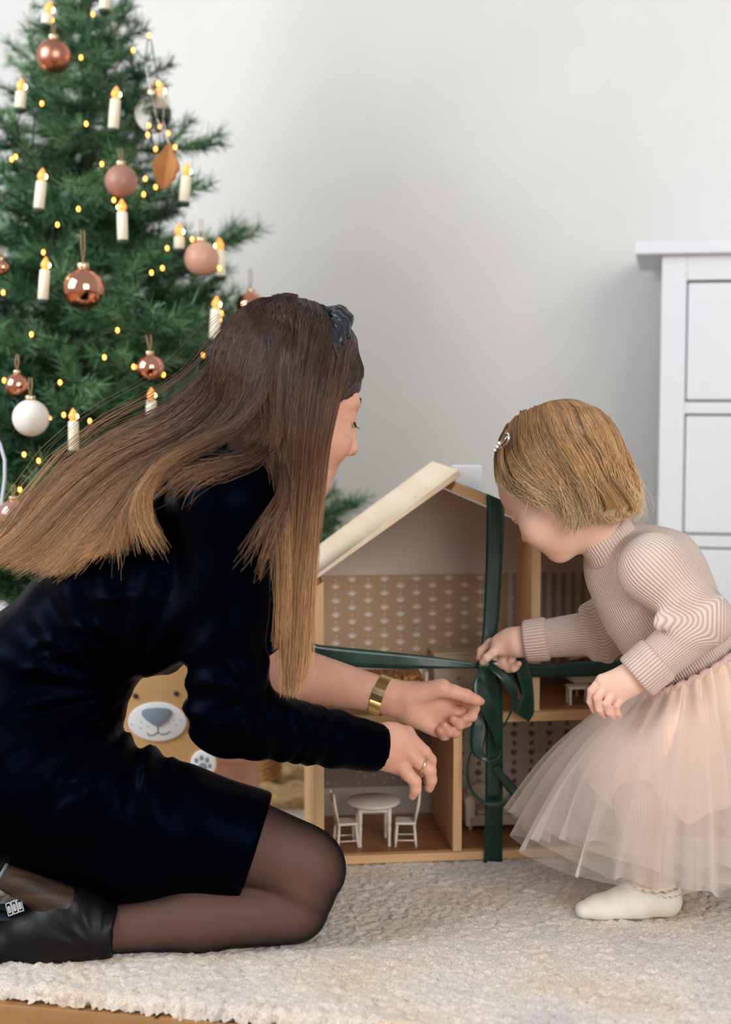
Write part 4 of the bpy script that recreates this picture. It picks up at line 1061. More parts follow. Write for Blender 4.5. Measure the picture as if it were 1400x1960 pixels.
# nails of the far hand
M_nail = mat('nail', rgb(226,176,160), .25, coat=.3)
def nail(ch, toward, r, root, off, mt):
    a, b_ = ch[-2][0], ch[-1][0]; d = (b_-a)/np.linalg.norm(b_-a); t = np.array(toward, float); t -= d*t.dot(d); t /= np.linalg.norm(t); s_ = np.cross(d, t)
    b = MB(); V = []; Fc = []
    for i in range(6):
        for j in range(5):
            x = (j-2)/2; y = i/5
            wd = r*.82*(1-.25*(2*y-1)**2 if y > .5 else 1-.12*(1-2*y)**2)
            p = b_ + d*(r*(y*1.7-1.0)) + s_*(x*wd) + t*(r*1.02 - .35*r*x*x - .25*r*y*y)
            V.append(p)
    for i in range(5):
        for j in range(4): Fc.append((i*5+j, i*5+j+1, i*5+j+6, i*5+j+5))
    o = b.add(V, Fc).build('fingernail', mt, root, True, off=off); sm = o.modifiers.new('t', 'SOLIDIFY'); sm.thickness = .0005
for c_, tw in ((fing[0], (.2,-.6,.7)), (fing[1], (.1,-.7,.6)), (fing[2], (.3,-.8,.5)), (fing[3], (.3,-.8,.5)), (fing[4], (.3,-.8,.4)), (fn_[2], (.7,-.6,.1)), (fn_[3], (.5,-.75,-.1))):
    nail(c_, tw, c_[-1][1], woman, W0, M_nail)
# --- dress
S = Solid(); trunk(S)
S.rc(PA(30,1495,2.0), PA(590,1650,2.0), RP(150,2.0), RP(90,2.0), .03)
S.rc(PA(400,1588,2.0), PA(540,1622,2.0), RP(101,2.0), RP(92,2.0), .02)
S.rc(PA(30,1505,2.18), PA(568,1638,2.20), RP(150,2.0), RP(84,2.0), .03)
S.rc(PA(90,1540,2.09), PA(560,1636,2.10), RP(125,2.0), RP(74,2.0), .05)
S.rc(PA(240,1640,2.0), PA(400,1640,2.0), RP(78,2.0), RP(66,2.0), .03)
S.rc(PA(80,1580,2.0), PA(260,1642,2.0), RP(88,2.0), RP(84,2.0), .03)
S.rc(PA(150,1400,2.06), PA(165,1330,2.06), RP(78,2.06), RP(74,2.06), .04)
ax_ = PA(590,1652,2.0) - PA(30,1540,2.0); ax_ /= np.linalg.norm(ax_)
S.cut(PA(497,1600,2.0), ax_ + np.array([.0,0,-.12]))
S.rc(PA(436,965,1.955), PA(434,1345,1.955), RP(86,1.96), RP(78,1.96), .04)
S.rc(PA(438,1372,1.955), PA(715,1430,2.035), RP(76,1.96), RP(49,2.03), .02)
S.rc(PA(462,960,2.25), PA(476,1230,2.27), RP(80,2.1), RP(62,2.2), .04)
S.rc(PA(478,1240,2.265), PA(505,1262,2.25), RP(68,2.2), RP(64,2.2), .02)
S.rc(PA(440,900,2.10), PA(520,930,2.10), RP(70,2.1), RP(58,2.1), .03)
# sleeve end and gathered folds along the near forearm
cuffp = PA(732,1431,2.04); cuffd = PA(732,1431,2.04) - PA(500,1384,1.97); cuffd /= np.linalg.norm(cuffd)
FWA, FWB = PA(438,1372,1.955), cuffp
def folds(f, ax):
    X = ax[0][:,None,None]; Y = ax[1][None,:,None]; Z = ax[2][None,None,:]
    p0 = PA(238,1330,1.98)
    dx = X-p0[0]; dz = Z-p0[2]; an = np.arctan2(dz, dx); rr = np.sqrt(dx*dx+dz*dz)
    f = f + (.0042*np.sin(an*17+6*rr)*np.exp(-((rr-.11)/.085)**2) * (np.abs(Y-2.10) < .4)).astype(np.float32)
    d = FWB-FWA; Ln = np.linalg.norm(d); d = d/Ln
    t = (X-FWA[0])*d[0]+(Y-FWA[1])*d[1]+(Z-FWA[2])*d[2]
    qx = X-FWA[0]-t*d[0]; qy = Y-FWA[1]-t*d[1]; qz = Z-FWA[2]-t*d[2]
    rad = np.sqrt(qx*qx+qy*qy+qz*qz); near = (rad < .075) & (t > .03) & (t < Ln+.02)
    f = f + np.where(near, .0026*np.sin(t*230+2.0*np.sin(t*60))*np.clip((Ln-.03-t)/.05, 0, 1), 0).astype(np.float32)
    end = (rad < .075) & (t > Ln-.02)
    f = np.where(end, np.maximum(f, (t-Ln).astype(np.float32)), f)
    # stretched folds of the velvet over the near side
    for ln in (((155,1150),(220,1142),(283,1138)),((108,1206),(160,1202),(212,1201)),((42,1247),(85,1236),(127,1230)),((14,1306),(94,1261),(174,1240)),((66,1402),(146,1372),(226,1362)),
               ((71,1468),(165,1433),(236,1398)),((113,1492),(184,1475),(245,1416)),((94,1553),(188,1501),(240,1430)),((302,1534),(320,1482),(306,1440)),((236,1011),(290,1045),(339,1086)),((226,1058),(280,1080),(330,1105)),((438,1327),(458,1316),(480,1306)),((270,1520),(282,1470),(268,1425))):
        P_ = [PA(x, y, 1.95) for x, y in ln]; Ws = (0,1,0)
        dmin = None
        for i_ in range(2):
            a_, b_ = P_[i_], P_[i_+1]; ex, ez = b_[0]-a_[0], b_[2]-a_[2]; l2 = ex*ex+ez*ez
            t_ = np.clip(((X-a_[0])*ex+(Z-a_[2])*ez)/l2, 0, 1); dd = np.sqrt((X-a_[0]-t_*ex)**2+(Z-a_[2]-t_*ez)**2)
            env = np.sin(np.pi*np.clip((t_+i_)/2, .04, .96))
            v_ = env*np.exp(-(dd/.0062)**2); dmin = v_ if dmin is None else np.maximum(dmin, v_)
        f = f - (.0075*dmin*(Y < 2.08)).astype(np.float32)
    # creases of the near upper arm at the bend
    ub = PA(505,1320,1.96); ddx = X-ub[0]; ddz = Z-ub[2]; r2 = np.sqrt(ddx*ddx+ddz*ddz); a2 = np.arctan2(ddz, ddx)
    f = f + (.0035*np.sin(a2*13)*np.exp(-((r2-.05)/.035)**2)*(Y < 2.04)).astype(np.float32)
    return f
dv, dq = S.mesh(.0055, smooth=2, fn=folds)
meshobj('dress', dv-w0, dq, M_velvet, woman, True)
# --- tights
M_tights, nt, b = newmat('sheer_black_tights'); L = nt.links.new
lw = nd(nt, 'ShaderNodeLayerWeight'); lw.inputs[0].default_value = .45
r1 = nd(nt, 'ShaderNodeValToRGB'); r1.color_ramp.elements[0].color = rgb(92,67,59); r1.color_ramp.elements[1].color = rgb(10,8,9); r1.color_ramp.elements[0].position = .08; r1.color_ramp.elements[1].position = .62
L(lw.outputs['Facing'], r1.inputs[0]); L(r1.outputs[0], b.inputs['Base Color'])
b.inputs['Roughness'].default_value = .6; b.inputs['Specular IOR Level'].default_value = .2
tc = nd(nt, 'ShaderNodeTexCoord'); n2 = nd(nt, 'ShaderNodeTexNoise'); n2.inputs['Scale'].default_value = 700
L(tc.outputs['Object'], n2.inputs['Vector']); bp = nd(nt, 'ShaderNodeBump'); bp.inputs['Strength'].default_value = .2; bp.inputs['Distance'].default_value = .0006
L(n2.outputs['Fac'], bp.inputs['Height']); L(bp.outputs[0], b.inputs['Normal'])
S = Solid(); legs(S)
def only_below_hem(f, ax):
    X = ax[0][:,None,None]; Z = ax[2][None,None,:]; h0 = PA(455,1600,2.0); k0 = PA(230,1704,1.98); k1 = PA(455,1672,2.0)
    zl_ = k0[2] + (X-k0[0])*(k1[2]-k0[2])/(k1[0]-k0[0])
    d = np.minimum(h0[0]-X, Z-zl_).astype(np.float32)
    return np.maximum(f, d)
lv, lq = S.mesh(.0045, inflate=.0005, smooth=3, fn=only_below_hem)
meshobj('tights', lv-w0, lq, M_tights, woman, True)
# --- boots
M_leather = mat('black_leather', rgb(14,12,13), .45, rgb(8,7,9), nscale=30, bump=.15, bscale=60, spec=.22, bdist=.003)
M_heel = wood('stacked_heel', rgb(70,52,36), rgb(36,27,20), 0, 90, .45, .1)
M_cap = mat('heel_cap', rgb(116,122,134), .5); M_sole = mat('navy_sole', rgb(28,34,52), .5)
def boot(dy, dxp, dyp):
    q = lambda x, y, Y=1.96: PA(x+dxp, y+dyp, Y+dy)
    S = Solid()
    S.rc(q(213,1783), q(160,1778), RP(52,1.96), RP(60,1.96), .02)
    S.rc(q(160,1778), q(95,1790), RP(62,1.96), RP(58,1.96), .02)
    S.rc(q(100,1792), q(-40,1800,1.95), RP(56,1.96), RP(50,1.96), .03)
    S.rc(q(-40,1800,1.95), q(-170,1806,1.94), RP(48,1.96), RP(36,1.96), .03, 'u', ((0,1,0),1.2))
    S.rc(q(150,1745), q(120,1735), RP(48,1.96), RP(40,1.96), .02)
    S.cut(q(222,1783), (1,0,-.08))
    def crease(f, ax):
        X = ax[0][:,None,None]; Z = ax[2][None,None,:]; p = q(200,1800)
        a = np.arctan2(Z-p[2], X-p[0]); r_ = np.sqrt((X-p[0])**2+(Z-p[2])**2)
        return f + (.0015*np.sin(a*15)*np.exp(-((r_-.05)/.03)**2)).astype(np.float32)
    v, qd = S.mesh(.0035, smooth=1, fn=crease)
    bt = meshobj('boot', v-w0, qd, M_leather, woman, True)
    hb = MB().tube([q(134,1740,1.955), q(118,1732,1.955), q(60,1702,1.955), q(6,1675,1.955)], [RP(42,1.96), RP(39,1.96), RP(31,1.96), RP(27,1.96)], 24).build('heel', M_heel, bt, True, off=W0); bevel(hb, .002)
    MB().tube([q(6,1675,1.955), q(1,1672.5,1.955)], [RP(27,1.96)]*2, 24).build('heel_cap', M_cap, bt, True, off=W0)
    b = MB()
    st = [(120,1770,30), (70,1764,32), (10,1748,38), (-60,1750,44), (-130,1772,42), (-175,1795,22)]
    V = []; n = len(st)
    for x, y, hw_ in st:
        c = q(x, y); o_ = RP(hw_,1.96)
        V += [c+np.array([0,-o_,-.004]), c+np.array([0,o_,-.004]), c+np.array([0,o_,.004]), c+np.array([0,-o_,.004])]
    Fc = []
    for i in range(n-1):
        for k in range(4): Fc.append((i*4+k, i*4+(k+1) % 4, i*4+4+(k+1) % 4, i*4+4+k))
    Fc += [(3,2,1,0), tuple(4*(n-1)+k for k in range(4))]
    b.add(V, Fc).build('sole', M_sole, bt, off=W0)
    return bt
bt = boot(0,0,0); boot(.19,-22,-16)
# sticker on the sole: three framed pictograms
M_stick = mat('sticker_print', rgb(214,216,218), .6)
b = MB()
P0 = PA(16,1754,1.938); ux = PA(46,1743,1.938)-P0; uy = PA(12,1738,1.941)-P0
def bar(x0, y0, x1, y1):
    p = [P0+ux*x0+uy*y0, P0+ux*x1+uy*y0, P0+ux*x1+uy*y1, P0+ux*x0+uy*y1]; n_ = np.cross(ux, uy); n_ = n_/np.linalg.norm(n_)*.0006
    b.add([a for a in p]+[a-n_ for a in p], [(0,1,2,3),(7,6,5,4),(0,4,5,1),(1,5,6,2),(2,6,7,3),(3,7,4,0)])
for k in range(3):
    a0 = k*.34; bar(a0,0,a0+.03,1.5); bar(a0+.28,0,a0+.31,1.5); bar(a0,0,a0+.3,.08); bar(a0,1.42,a0+.3,1.5); bar(a0+.1,.3,a0+.2,.4); bar(a0+.08,.4,a0+.13,1.0); bar(a0+.18,.4,a0+.22,1.0); bar(a0+.1,1.0,a0+.2,1.1)
b.build('sole_sticker', M_stick, bt, off=W0)
# --- watch band and ring
M_gold, nt, bb = newmat('gold_mesh'); L = nt.links.new
bb.inputs['Base Color'].default_value = rgb(226,196,130); bb.inputs['Metallic'].default_value = 1; bb.inputs['Roughness'].default_value = .3
M_goldp = mat('gold_plain', rgb(230,204,150), .25, metal=1)
wa = FW - PA(480,1270,2.25); wa /= np.linalg.norm(wa)
wa = wa + np.array([.0,-.02,-.12]); wa /= np.linalg.norm(wa)
wc = PA(731,1331,yl+.004); n1_ = np.cross(wa, [0,1,0]); n1_ /= np.linalg.norm(n1_); n2_ = np.cross(wa, n1_)
rz_, ry_ = .0282, .0262
NA, NC = 168, 13
V = []; Fc = []
for i in range(NA):
    th = 2*math.pi*i/NA; 
    for j in range(NC):
        bump_ = .0005*((i+j) % 2)
        V.append(wc + wa*((j/(NC-1)-.5)*.0165) + n1_*math.cos(th)*(rz_+bump_) + n2_*math.sin(th)*(ry_+bump_))
for i in range(NA):
    for j in range(NC-1): i2 = (i+1) % NA; Fc.append((i*NC+j, i*NC+j+1, i2*NC+j+1, i2*NC+j))
wt = MB().add(V, Fc).build('watch', M_gold, woman, False, off=W0); sm = wt.modifiers.new('t','SOLIDIFY'); sm.thickness = .0012
def on_band(th, r=0): return wc + n1_*math.cos(th)*(rz_+r) + n2_*math.sin(th)*(ry_+r)
thc = None; best = 9
for k in range(360):
    p = on_band(R_(k)); d = abs(p[1] - (wc[1]-ry_)) + abs(p[2]-(wc[2]+.006))*.6
    if d < best: best = d; thc = R_(k)
V = []; Fc = []
for t_ in np.linspace(-.32,.32,5):
    for s_ in (-1,1):
        for r_ in (.0008,.0026): V.append(on_band(thc+t_, r_) + wa*s_*.0088)
for i in range(4):
    a = i*4; Fc += [(a,a+4,a+5,a+1),(a+2,a+3,a+7,a+6),(a+1,a+5,a+7,a+3),(a,a+2,a+6,a+4)]
Fc += [(0,1,3,2),(16,18,19,17)]
MB().add(V, Fc).build('clasp', M_goldp, wt, off=W0)
thw = thc+math.pi
MB().tube([on_band(thw,.0005), on_band(thw,.008)], [.015,.0145], 28).build('watch_case', M_goldp, wt, True, off=W0)
ra_, rb_ = fn_[2][1][0], fn_[2][2][0]; rdv = (rb_-ra_)/np.linalg.norm(rb_-ra_); rc_ = ra_*.72+rb_*.28
rdv = rdv+np.array([.15,0,.25]); rdv /= np.linalg.norm(rdv)
n1_ = np.cross(rdv,[0,1,0]); n1_ /= np.linalg.norm(n1_); n2_ = np.cross(rdv,n1_)
V = []; Fc = []
for i in range(40):
    for j in range(8):
        th, ph = 2*math.pi*i/40, 2*math.pi*j/8
        rr = .0116+.0008*math.cos(ph); V.append(rc_ + n1_*math.cos(th)*rr + n2_*math.sin(th)*rr + rdv*.0019*math.sin(ph))
for i in range(40):
    for j in range(8): Fc.append((i*8+j, i*8+(j+1) % 8, ((i+1) % 40)*8+(j+1) % 8, ((i+1) % 40)*8+j))
MB().add(V, Fc).build('ring', M_goldp, woman, True, off=W0)
# --- hair
M_hair = hair_mat('brown_hair', rgb(60,39,29), rgb(110,76,53), rgb(212,168,122), .40)
rng = np.random.default_rng(3)
S = Solid()
S.el(hl(0,-.016,.038), (.076,.097,.096), HM, .02)
S.rc(hl(.0,-.05,.02), PA(505,860,2.07), .050, .040, .03)
S.rc(PA(575,760,2.03), PA(585,930,2.01), .040, .028, .03)
S.el(hl(0,.128,-.03), (.082,.075,.105), HM, .012, 's')
S.el(hl(0,.10,-.09), (.07,.085,.07), HM, .012, 's')
cv, cq = S.mesh(.0035, smooth=2)
meshobj('hair_cap', cv-w0, cq, mat('hair_under', rgb(64,44,34), .7, rgb(54,37,28), nscale=60), woman, True)
G_side = [pts(l) for l in (
    [(668,655,2.075),(666.1,700,2.02),(648.9,745,1.985),(626.9,830,1.975),(611,930,1.975),(599,1050,1.975),(592,1180,1.975),(586,1310,1.98)],
    [(650,632,2.08),(652.1,700,1.995),(634.5,780,1.968),(614,880,1.965),(601,980,1.968),(589,1090,1.97),(582,1210,1.972),(575,1320,1.975)],
    [(625,612,2.08),(629.1,690,1.985),(610,790,1.962),(597,890,1.962),(586,990,1.965),(575,1100,1.968),(569,1210,1.97),(561,1335,1.972)],
    [(595,599,2.08),(597.1,690,1.98),(582,790,1.96),(573,890,1.962),(565,990,1.965),(561,1090,1.966),(557,1210,1.968),(549,1330,1.97)],
    [(560,594,2.08),(559.1,690,1.98),(548,790,1.962),(545,890,1.962),(547,990,1.964),(549,1080,1.965),(547,1180,1.966),(541,1290,1.968)],
    [(530,594,2.08),(521.1,690,1.985),(516,790,1.968),(523,880,1.962),(535,960,1.955),(541,1040,1.955),(541,1130,1.958),(535,1230,1.962)])]
G_back = [pts(l) for l in (
    [(545,592,2.10),(492,602,2.10),(440,645,2.10),(392,712,2.11),(330,775,2.12),(235,822,2.13),(130,885,2.13),(40,975,2.12),(-40,1050,2.12)],
    [(545,593,2.08),(480,630,2.04),(435,700,2.03),(385,770,2.04),(310,828,2.06),(210,868,2.07),(110,950,2.06),(30,1040,2.05),(-30,1075,2.04)],
    [(548,595,2.06),(490,660,2.01),(452,740,2.0),(400,810,2.01),(320,860,2.02),(230,905,2.02),(140,985,2.01),(70,1060,2.00),(10,1090,2.0)],
    [(552,597,2.05),(505,690,1.99),(470,775,1.98),(418,835,1.985),(345,878,1.985),(255,930,1.98),(180,1010,1.97),(130,1075,1.96),(100,1105,1.96)],
    [(556,600,2.05),(520,700,1.98),(486,778,1.965),(432,828,1.962),(362,864,1.955),(282,925,1.945),(225,1010,1.94),(180,1050,1.94),(150,1070,1.94)],
    [(560,600,2.05),(524,705,1.975),(492,780,1.96),(446,820,1.95),(382,848,1.94),(318,880,1.93),(275,932,1.925),(290,995,1.925),(330,1062,1.925)])]
G_mid = [pts(l) for l in (
    [(545,640,2.05),(530,730,1.985),(528,785,1.97),(530,822,1.955),(528,845,1.95),(522,858,1.945)],
    [(540,640,2.05),(520,730,1.985),(506,780,1.97),(496,812,1.96),(480,832,1.95),(462,842,1.945)],
    [(560,640,2.05),(548,740,1.985),(545,810,1.97),(548,860,1.955),(553,900,1.945),(558,935,1.94)])]
G_wisp = [pts(l) for l in (
    [(530,850,1.965),(535,905,1.93),(528,945,1.905),(500,985,1.885),(468,1030,1.875),(440,1066,1.872)],
    [(535,855,1.965),(545,910,1.93),(540,955,1.905),(515,1000,1.885),(495,1050,1.875),(478,1105,1.875)],
    [(540,860,1.965),(555,915,1.935),(555,970,1.91),(540,1030,1.90),(520,1080,1.895),(505,1120,1.895)])]
G_shoulder = [pts(l) for l in (
    [(520,830,1.965),(470,868,1.93),(400,882,1.915),(330,905,1.915),(270,950,1.92)],
    [(525,845,1.96),(490,885,1.92),(440,905,1.895),(390,925,1.885),(350,965,1.885)])]
G_front = [pts(l) for l in (
    [(650,628,2.10),(672,650,2.12),(690,688,2.135),(696,716,2.13),(686,734,2.10),(664,748,2.05),(648,765,2.01)],
    [(648,640,2.06),(668,668,2.08),(682,700,2.09),(686,722,2.085),(676,738,2.06),(660,750,2.03),(645,770,2.0)],
    [(648,655,2.03),(662,685,2.03),(670,708,2.04),(672,726,2.04),(664,742,2.03),(652,756,2.01),(642,775,1.99)],
    [(640,660,2.0),(650,690,1.995),(657,712,2.0),(659,728,2.0),(655,742,1.995),(647,756,1.99),(638,775,1.985)])]
G_far = [pts(l) for l in (
    [(600,600,2.12),(640,640,2.16),(640,760,2.18),(610,900,2.18),(590,1000,2.17),(570,1150,2.16)],
    [(560,596,2.12),(560,650,2.18),(560,760,2.19),(540,900,2.19),(520,1000,2.19),(500,1100,2.19)])]
sh = [sheet(G_side, 5000, 13, rng, .006, .0022, 60, .00050, .76, .0, 1.6),
      sheet(G_back, 5600, 13, rng, .006, .0030, 66, .00050, .80, .009, 1.6),
      sheet(G_mid, 900, 12, rng, .006, .002, 20, .0005, .7),
      sheet(G_wisp, 75, 12, rng, .0022, .004, 6, .00042, .6, .012),
      sheet(G_shoulder, 120, 12, rng, .008, .004, 16, .00040, .6, .02),
      sheet(G_front, 1900, 10, rng, .0022, .0008, 20, .0005, .92),
      sheet(G_far, 500, 12, rng, .012, .002, 12, .00075, .85)]
def on_body(P):
    P = push_ball(P, hl(0,-.016,.038), (.080,.101,.100), HM, rng)
    for a, b_, ra_, rb_, sq in ((PA(78,1290,2.10),PA(255,1115,2.10),RP(136,2.1),RP(144,2.1),1.25), (PA(262,1115,2.10),PA(400,1000,2.10),RP(148,2.1),RP(114,2.1),1.25),
            (PA(400,960,2.02),PA(430,958,1.97),RP(92,2.0),RP(84,2.0),1), (PA(436,965,1.955),PA(434,1345,1.955),RP(88,1.96),RP(80,1.96),1), (PA(440,900,2.10),PA(520,930,2.10),RP(70,2.1),RP(58,2.1),1)):
        P = push_limb(P, a, b_, ra_, rb_, rng, sq)
    return P
sh = [(on_body(P), a, b_, (1,1,.55,.8,.8)[i]) for i, (P, a, b_) in enumerate(sh[:5])] + [(push_ball(P, hl(0,-.016,.038), (.079,.101,.099), HM, rng, 1.0, 1.03), a, b_, .22) for P, a, b_ in sh[5:6]] + [(on_body(P), a, b_) for P, a, b_ in sh[6:]]
hair_w = hair_object('hair', sh, M_hair, woman, w0); hair_w['kind'] = 'stuff'
# flyaway hairs
n = 150; fo = []
G = np.concatenate([catmull(np.array(g), 14)[None] for g in (G_back[0], G_back[1], G_side[5], G_side[3])])
sel = rng.integers(0, 4, n); P = G[sel] + rng.normal(0,.006,(n,1,3)); 
drift = np.array([-.2,0,1.0])*np.abs(rng.normal(0,.02,(n,1))) + rng.normal(0,.010,(n,3))
P = P + drift[:,None,:]*np.sin(np.linspace(0,3.0,14))[None,:,None]
sh2 = [(P, np.full((n,14), .00028), rng.random(n))]
o = hair_object('flyaway_hairs', sh2, M_hair, woman, w0); o['kind'] = 'stuff'
# --- twisted headband
M_band = mat('headband_satin', rgb(28,32,42), .35, rgb(16,18,24), nscale=60, bump=.3, bscale=120)
arc = [hl(x*.001, y*.001, z*.001) for x, y, z in ((72,-16,0),(74,-8,40),(68,4,78),(52,14,108),(30,20,128),(0,24,136),(-30,20,128),(-52,14,108),(-68,4,78),(-74,-8,40),(-72,-16,0))]
arc = catmull(np.array(arc), 90)
b = MB()
for ph in (0, 2.09, 4.19):
    pp = []
    for i, p in enumerate(arc):
        t = arc[min(i+1,89)]-arc[max(i-1,0)]; t /= np.linalg.norm(t); o1 = HO+HM@np.array([0,.02,.03])-p; o1 -= t*o1.dot(t); o1 /= np.linalg.norm(o1); o2 = np.cross(t,o1)
        an = i*.42+ph; big = .35+.65*math.sin(math.pi*i/89)
        pp.append(p + (o2*math.cos(an)*.0085 + o1*math.sin(an)*.0045)*big - o1*.002)
    b.tube(pp, [(.0035+.0055*math.sin(math.pi*i/89))*(1+.15*math.sin(i*1.7)) for i in range(90)], 8)
b.build('headband', M_band, woman, True, off=W0)
# ================================================================ the girl, bending to the knot
G0 = on_floor(1230, 1752); G0.z = 0
girl = empty('person', G0, 0, 'little blonde girl bending forward in a ribbed beige sweater and pink tulle skirt', 'person')
g0 = np.array(G0)
M_skinG = skin_mat('skin_child', rgb(242,204,184), rgb(238,194,172), rgb(196,112,100))
qr, qf, qu = head_frame(R_(36), R_(39), -1)
QM = np.stack([qr, qf, qu], 1)
QC = PA(1071, 898, 2.13); QO = QC - QM @ np.array([0,-.012,.02])
def gl(x, y, z): return QO + QM @ np.array([x, y, z])
S = Solid()
S.el(gl(0,-.012,.02), (.067,.085,.080), QM)
S.el(gl(0,.045,.022), (.048,.036,.040), QM, .03)
S.el(gl(0,.022,-.035), (.054,.052,.048), QM, .03)
S.el(gl(0,.045,-.060), (.034,.028,.026), QM, .02)
S.el(gl(0,.060,-.074), (.014,.012,.011), QM, .016)
for sx in (-1,1):
    S.el(gl(sx*.033,.044,-.036), (.029,.028,.027), QM, .02)
    S.el(gl(sx*.029,.083,.000), (.015,.012,.010), QM, .012, 's')
    S.el(gl(sx*.028,.067,-.002), (.0125,.0115,.0112), QM, .004)
    S.rc(gl(sx*.067,-.008,.006), gl(sx*.064,-.002,-.030), .011, .008, .008)
    S.el(gl(sx*.077,-.004,-.010), (.006,.008,.012), QM, .004, 's')
S.rc(gl(0,.076,.006), gl(0,.086,-.022), .006, .0075, .012)
S.el(gl(0,.089,-.025), (.0085,.0085,.0078), QM, .006)
for sx in (-1,1): S.el(gl(sx*.009,.082,-.028), (.006,.007,.006), QM, .006)
S.rc(gl(-.010,.073,-.046), gl(.010,.073,-.046), .006, .006, .008); S.rc(gl(-.008,.072,-.054), gl(.008,.072,-.054), .006, .006, .006)
S.rc(gl(-.016,.078,-.0495), gl(.016,.078,-.0495), .0012, .0012, .003, 's')
S.rc(gl(0,-.010,-.045), PA(1185,1068,2.14), .033, .034, .02)
ghv, ghq = S.mesh(.0022, smooth=2)
loc = (ghv - QO) @ QM
gfl = np.clip(.85*np.exp(-(((loc[:,0]/.015)**2 + ((loc[:,2]+.05)/.009)**2 + ((loc[:,1]-.077)/.012)**2))**2)
   + .16*np.exp(-((np.abs(loc[:,0])-.040)**2/.0003 + (loc[:,2]+.036)**2/.0005 + (loc[:,1]-.06)**2/.0006)), 0, 1)
# far hand pinching the ribbon
yh = 2.305
palm = [(PA(1030,1226,2.285), PA(992,1229,2.292), .0225, .0205, .01),
        (PA(992,1229,2.292), PA(962,1234,yh), .0215, .0185, .012, 'u', ((0,1,0),.8)),
        (PA(975,1222,yh-.004), PA(956,1240,yh-.010), .0140, .0105, .01)]
gf1 = [[(PA(960,1238,yh-.010), 0.00840), (PA(945,1248,yh-.014), 0.00704), (PA(932,1259,yh-.014), 0.00640), (PA(924,1267,yh-.011), 0.00528)],
       [(PA(962,1222,yh+.008), 0.00800), (PA(938,1230,yh+.022), 0.00640), (PA(921,1246,yh+.022), 0.00592), (PA(917,1260,yh+.014), 0.00480)],
       [(PA(962,1236,yh+.012), 0.00800), (PA(945,1254,yh+.024), 0.00640), (PA(953,1271,yh+.016), 0.00592), (PA(964,1276,yh+.006), 0.00496)],
       [(PA(972,1244,yh+.008), 0.00760), (PA(962,1264,yh+.012), 0.00640), (PA(974,1280,yh+.002), 0.00624), (PA(984,1281,yh-.008), 0.00528)],
       [(PA(984,1246,yh+.002), 0.00720), (PA(980,1266,yh+.002), 0.00608), (PA(988,1276,yh-.006), 0.00560), (PA(994,1270,yh-.012), 0.00480)]]
gh1 = hand(gf1, palm).mesh(.0017, smooth=2)
# near hand, loosely closed, its back towards us
yn = 2.03
palm = [(PA(1250,1275,2.03), PA(1208,1300,yn), .0235, .0205, .01, 'u', ((0,1,0),.85)),
        (PA(1208,1300,yn), PA(1184,1310,yn), .0205, .0185, .010, 'u', ((0,1,0),.75)),
        (PA(1196,1296,yn), PA(1153,1302,yn), .0130, .0088, .008), (PA(1196,1302,yn), PA(1162,1312,yn-.003), .0130, .0088, .008),
        (PA(1198,1308,yn), PA(1175,1324,yn-.003), .0130, .0086, .008), (PA(1204,1314,yn), PA(1189,1335,yn-.001), .0125, .0080, .008),
        (PA(1196,1296,yn+.012), PA(1168,1306,yn+.024), .0120, .0100, .01)]
gf2 = [[(PA(1152,1302,yn+.002), 0.01000), (PA(1133,1322,yn), 0.00784), (PA(1131,1343,yn+.004), 0.00736), (PA(1138,1360,yn+.012), 0.00608)],
       [(PA(1158,1314,yn-.004), 0.01000), (PA(1144,1336,yn-.010), 0.00800), (PA(1148,1357,yn-.006), 0.00736), (PA(1157,1370,yn+.004), 0.00624)],
       [(PA(1172,1326,yn-.004), 0.01000), (PA(1162,1347,yn-.012), 0.00784), (PA(1167,1363,yn-.008), 0.00720), (PA(1175,1373,yn+.002), 0.00608)],
       [(PA(1188,1336,yn-.002), 0.00960), (PA(1180,1351,yn-.008), 0.00736), (PA(1181,1363,yn-.005), 0.00688), (PA(1186,1370,yn+.002), 0.00592)],
       [(PA(1172,1308,yn+.024), 0.00880), (PA(1155,1324,yn+.034), 0.00736), (PA(1150,1342,yn+.034), 0.00640), (PA(1156,1352,yn+.03), 0.00544)]]
gf2 = [[(p_, r_*.74) for p_, r_ in ch_] for ch_ in gf2]
gf1 = [[(p_, r_*.9) for p_, r_ in ch_] for ch_ in gf1]
gh2 = hand(gf2, palm, .0014).mesh(.0014, smooth=2)
def gtrunk(S):
    S.rc(PA(1188,1072,2.15), PA(1240,1112,2.15), RP(64,2.15), RP(104,2.15), .05, 'u', ((0,1,0),.95))
    S.rc(PA(1240,1116,2.15), PA(1345,1305,2.15), RP(106,2.15), RP(112,2.15), .04, 'u', ((0,1,0),.95))
def glegs(S):
    S.rc(PA(1345,1345,2.14), PA(1240,1530,2.08), RP(68,2.1), RP(54,2.1), .03)
    S.rc(PA(1240,1535,2.07), PA(1252,1690,2.10), RP(52,2.1), RP(36,2.1), .03)
    S.rc(PA(1385,1345,2.20), PA(1440,1540,2.22), RP(68,2.1), RP(54,2.1), .03)
    S.rc(PA(1440,1540,2.22), PA(1490,1672,2.25), RP(52,2.1), RP(36,2.1), .03)
S = Solid(); S.rc(PA(1240,1110,2.15), PA(1325,1270,2.15), RP(95,2.15), RP(90,2.15), .03); S.rc(PA(1325,1270,2.15), PA(1365,1340,2.15), RP(90,2.15), RP(85,2.15), .04); glegs(S)
S.rc(PA(1252,1690,2.10), PA(1275,1728,2.10), RP(33,2.1), RP(26,2.1), .01); S.rc(PA(1275,1728,2.10), PA(1130,1738,2.08), RP(24,2.1), RP(14,2.1), .01)
gt = S.mesh(.005, inflate=-.005, smooth=2)
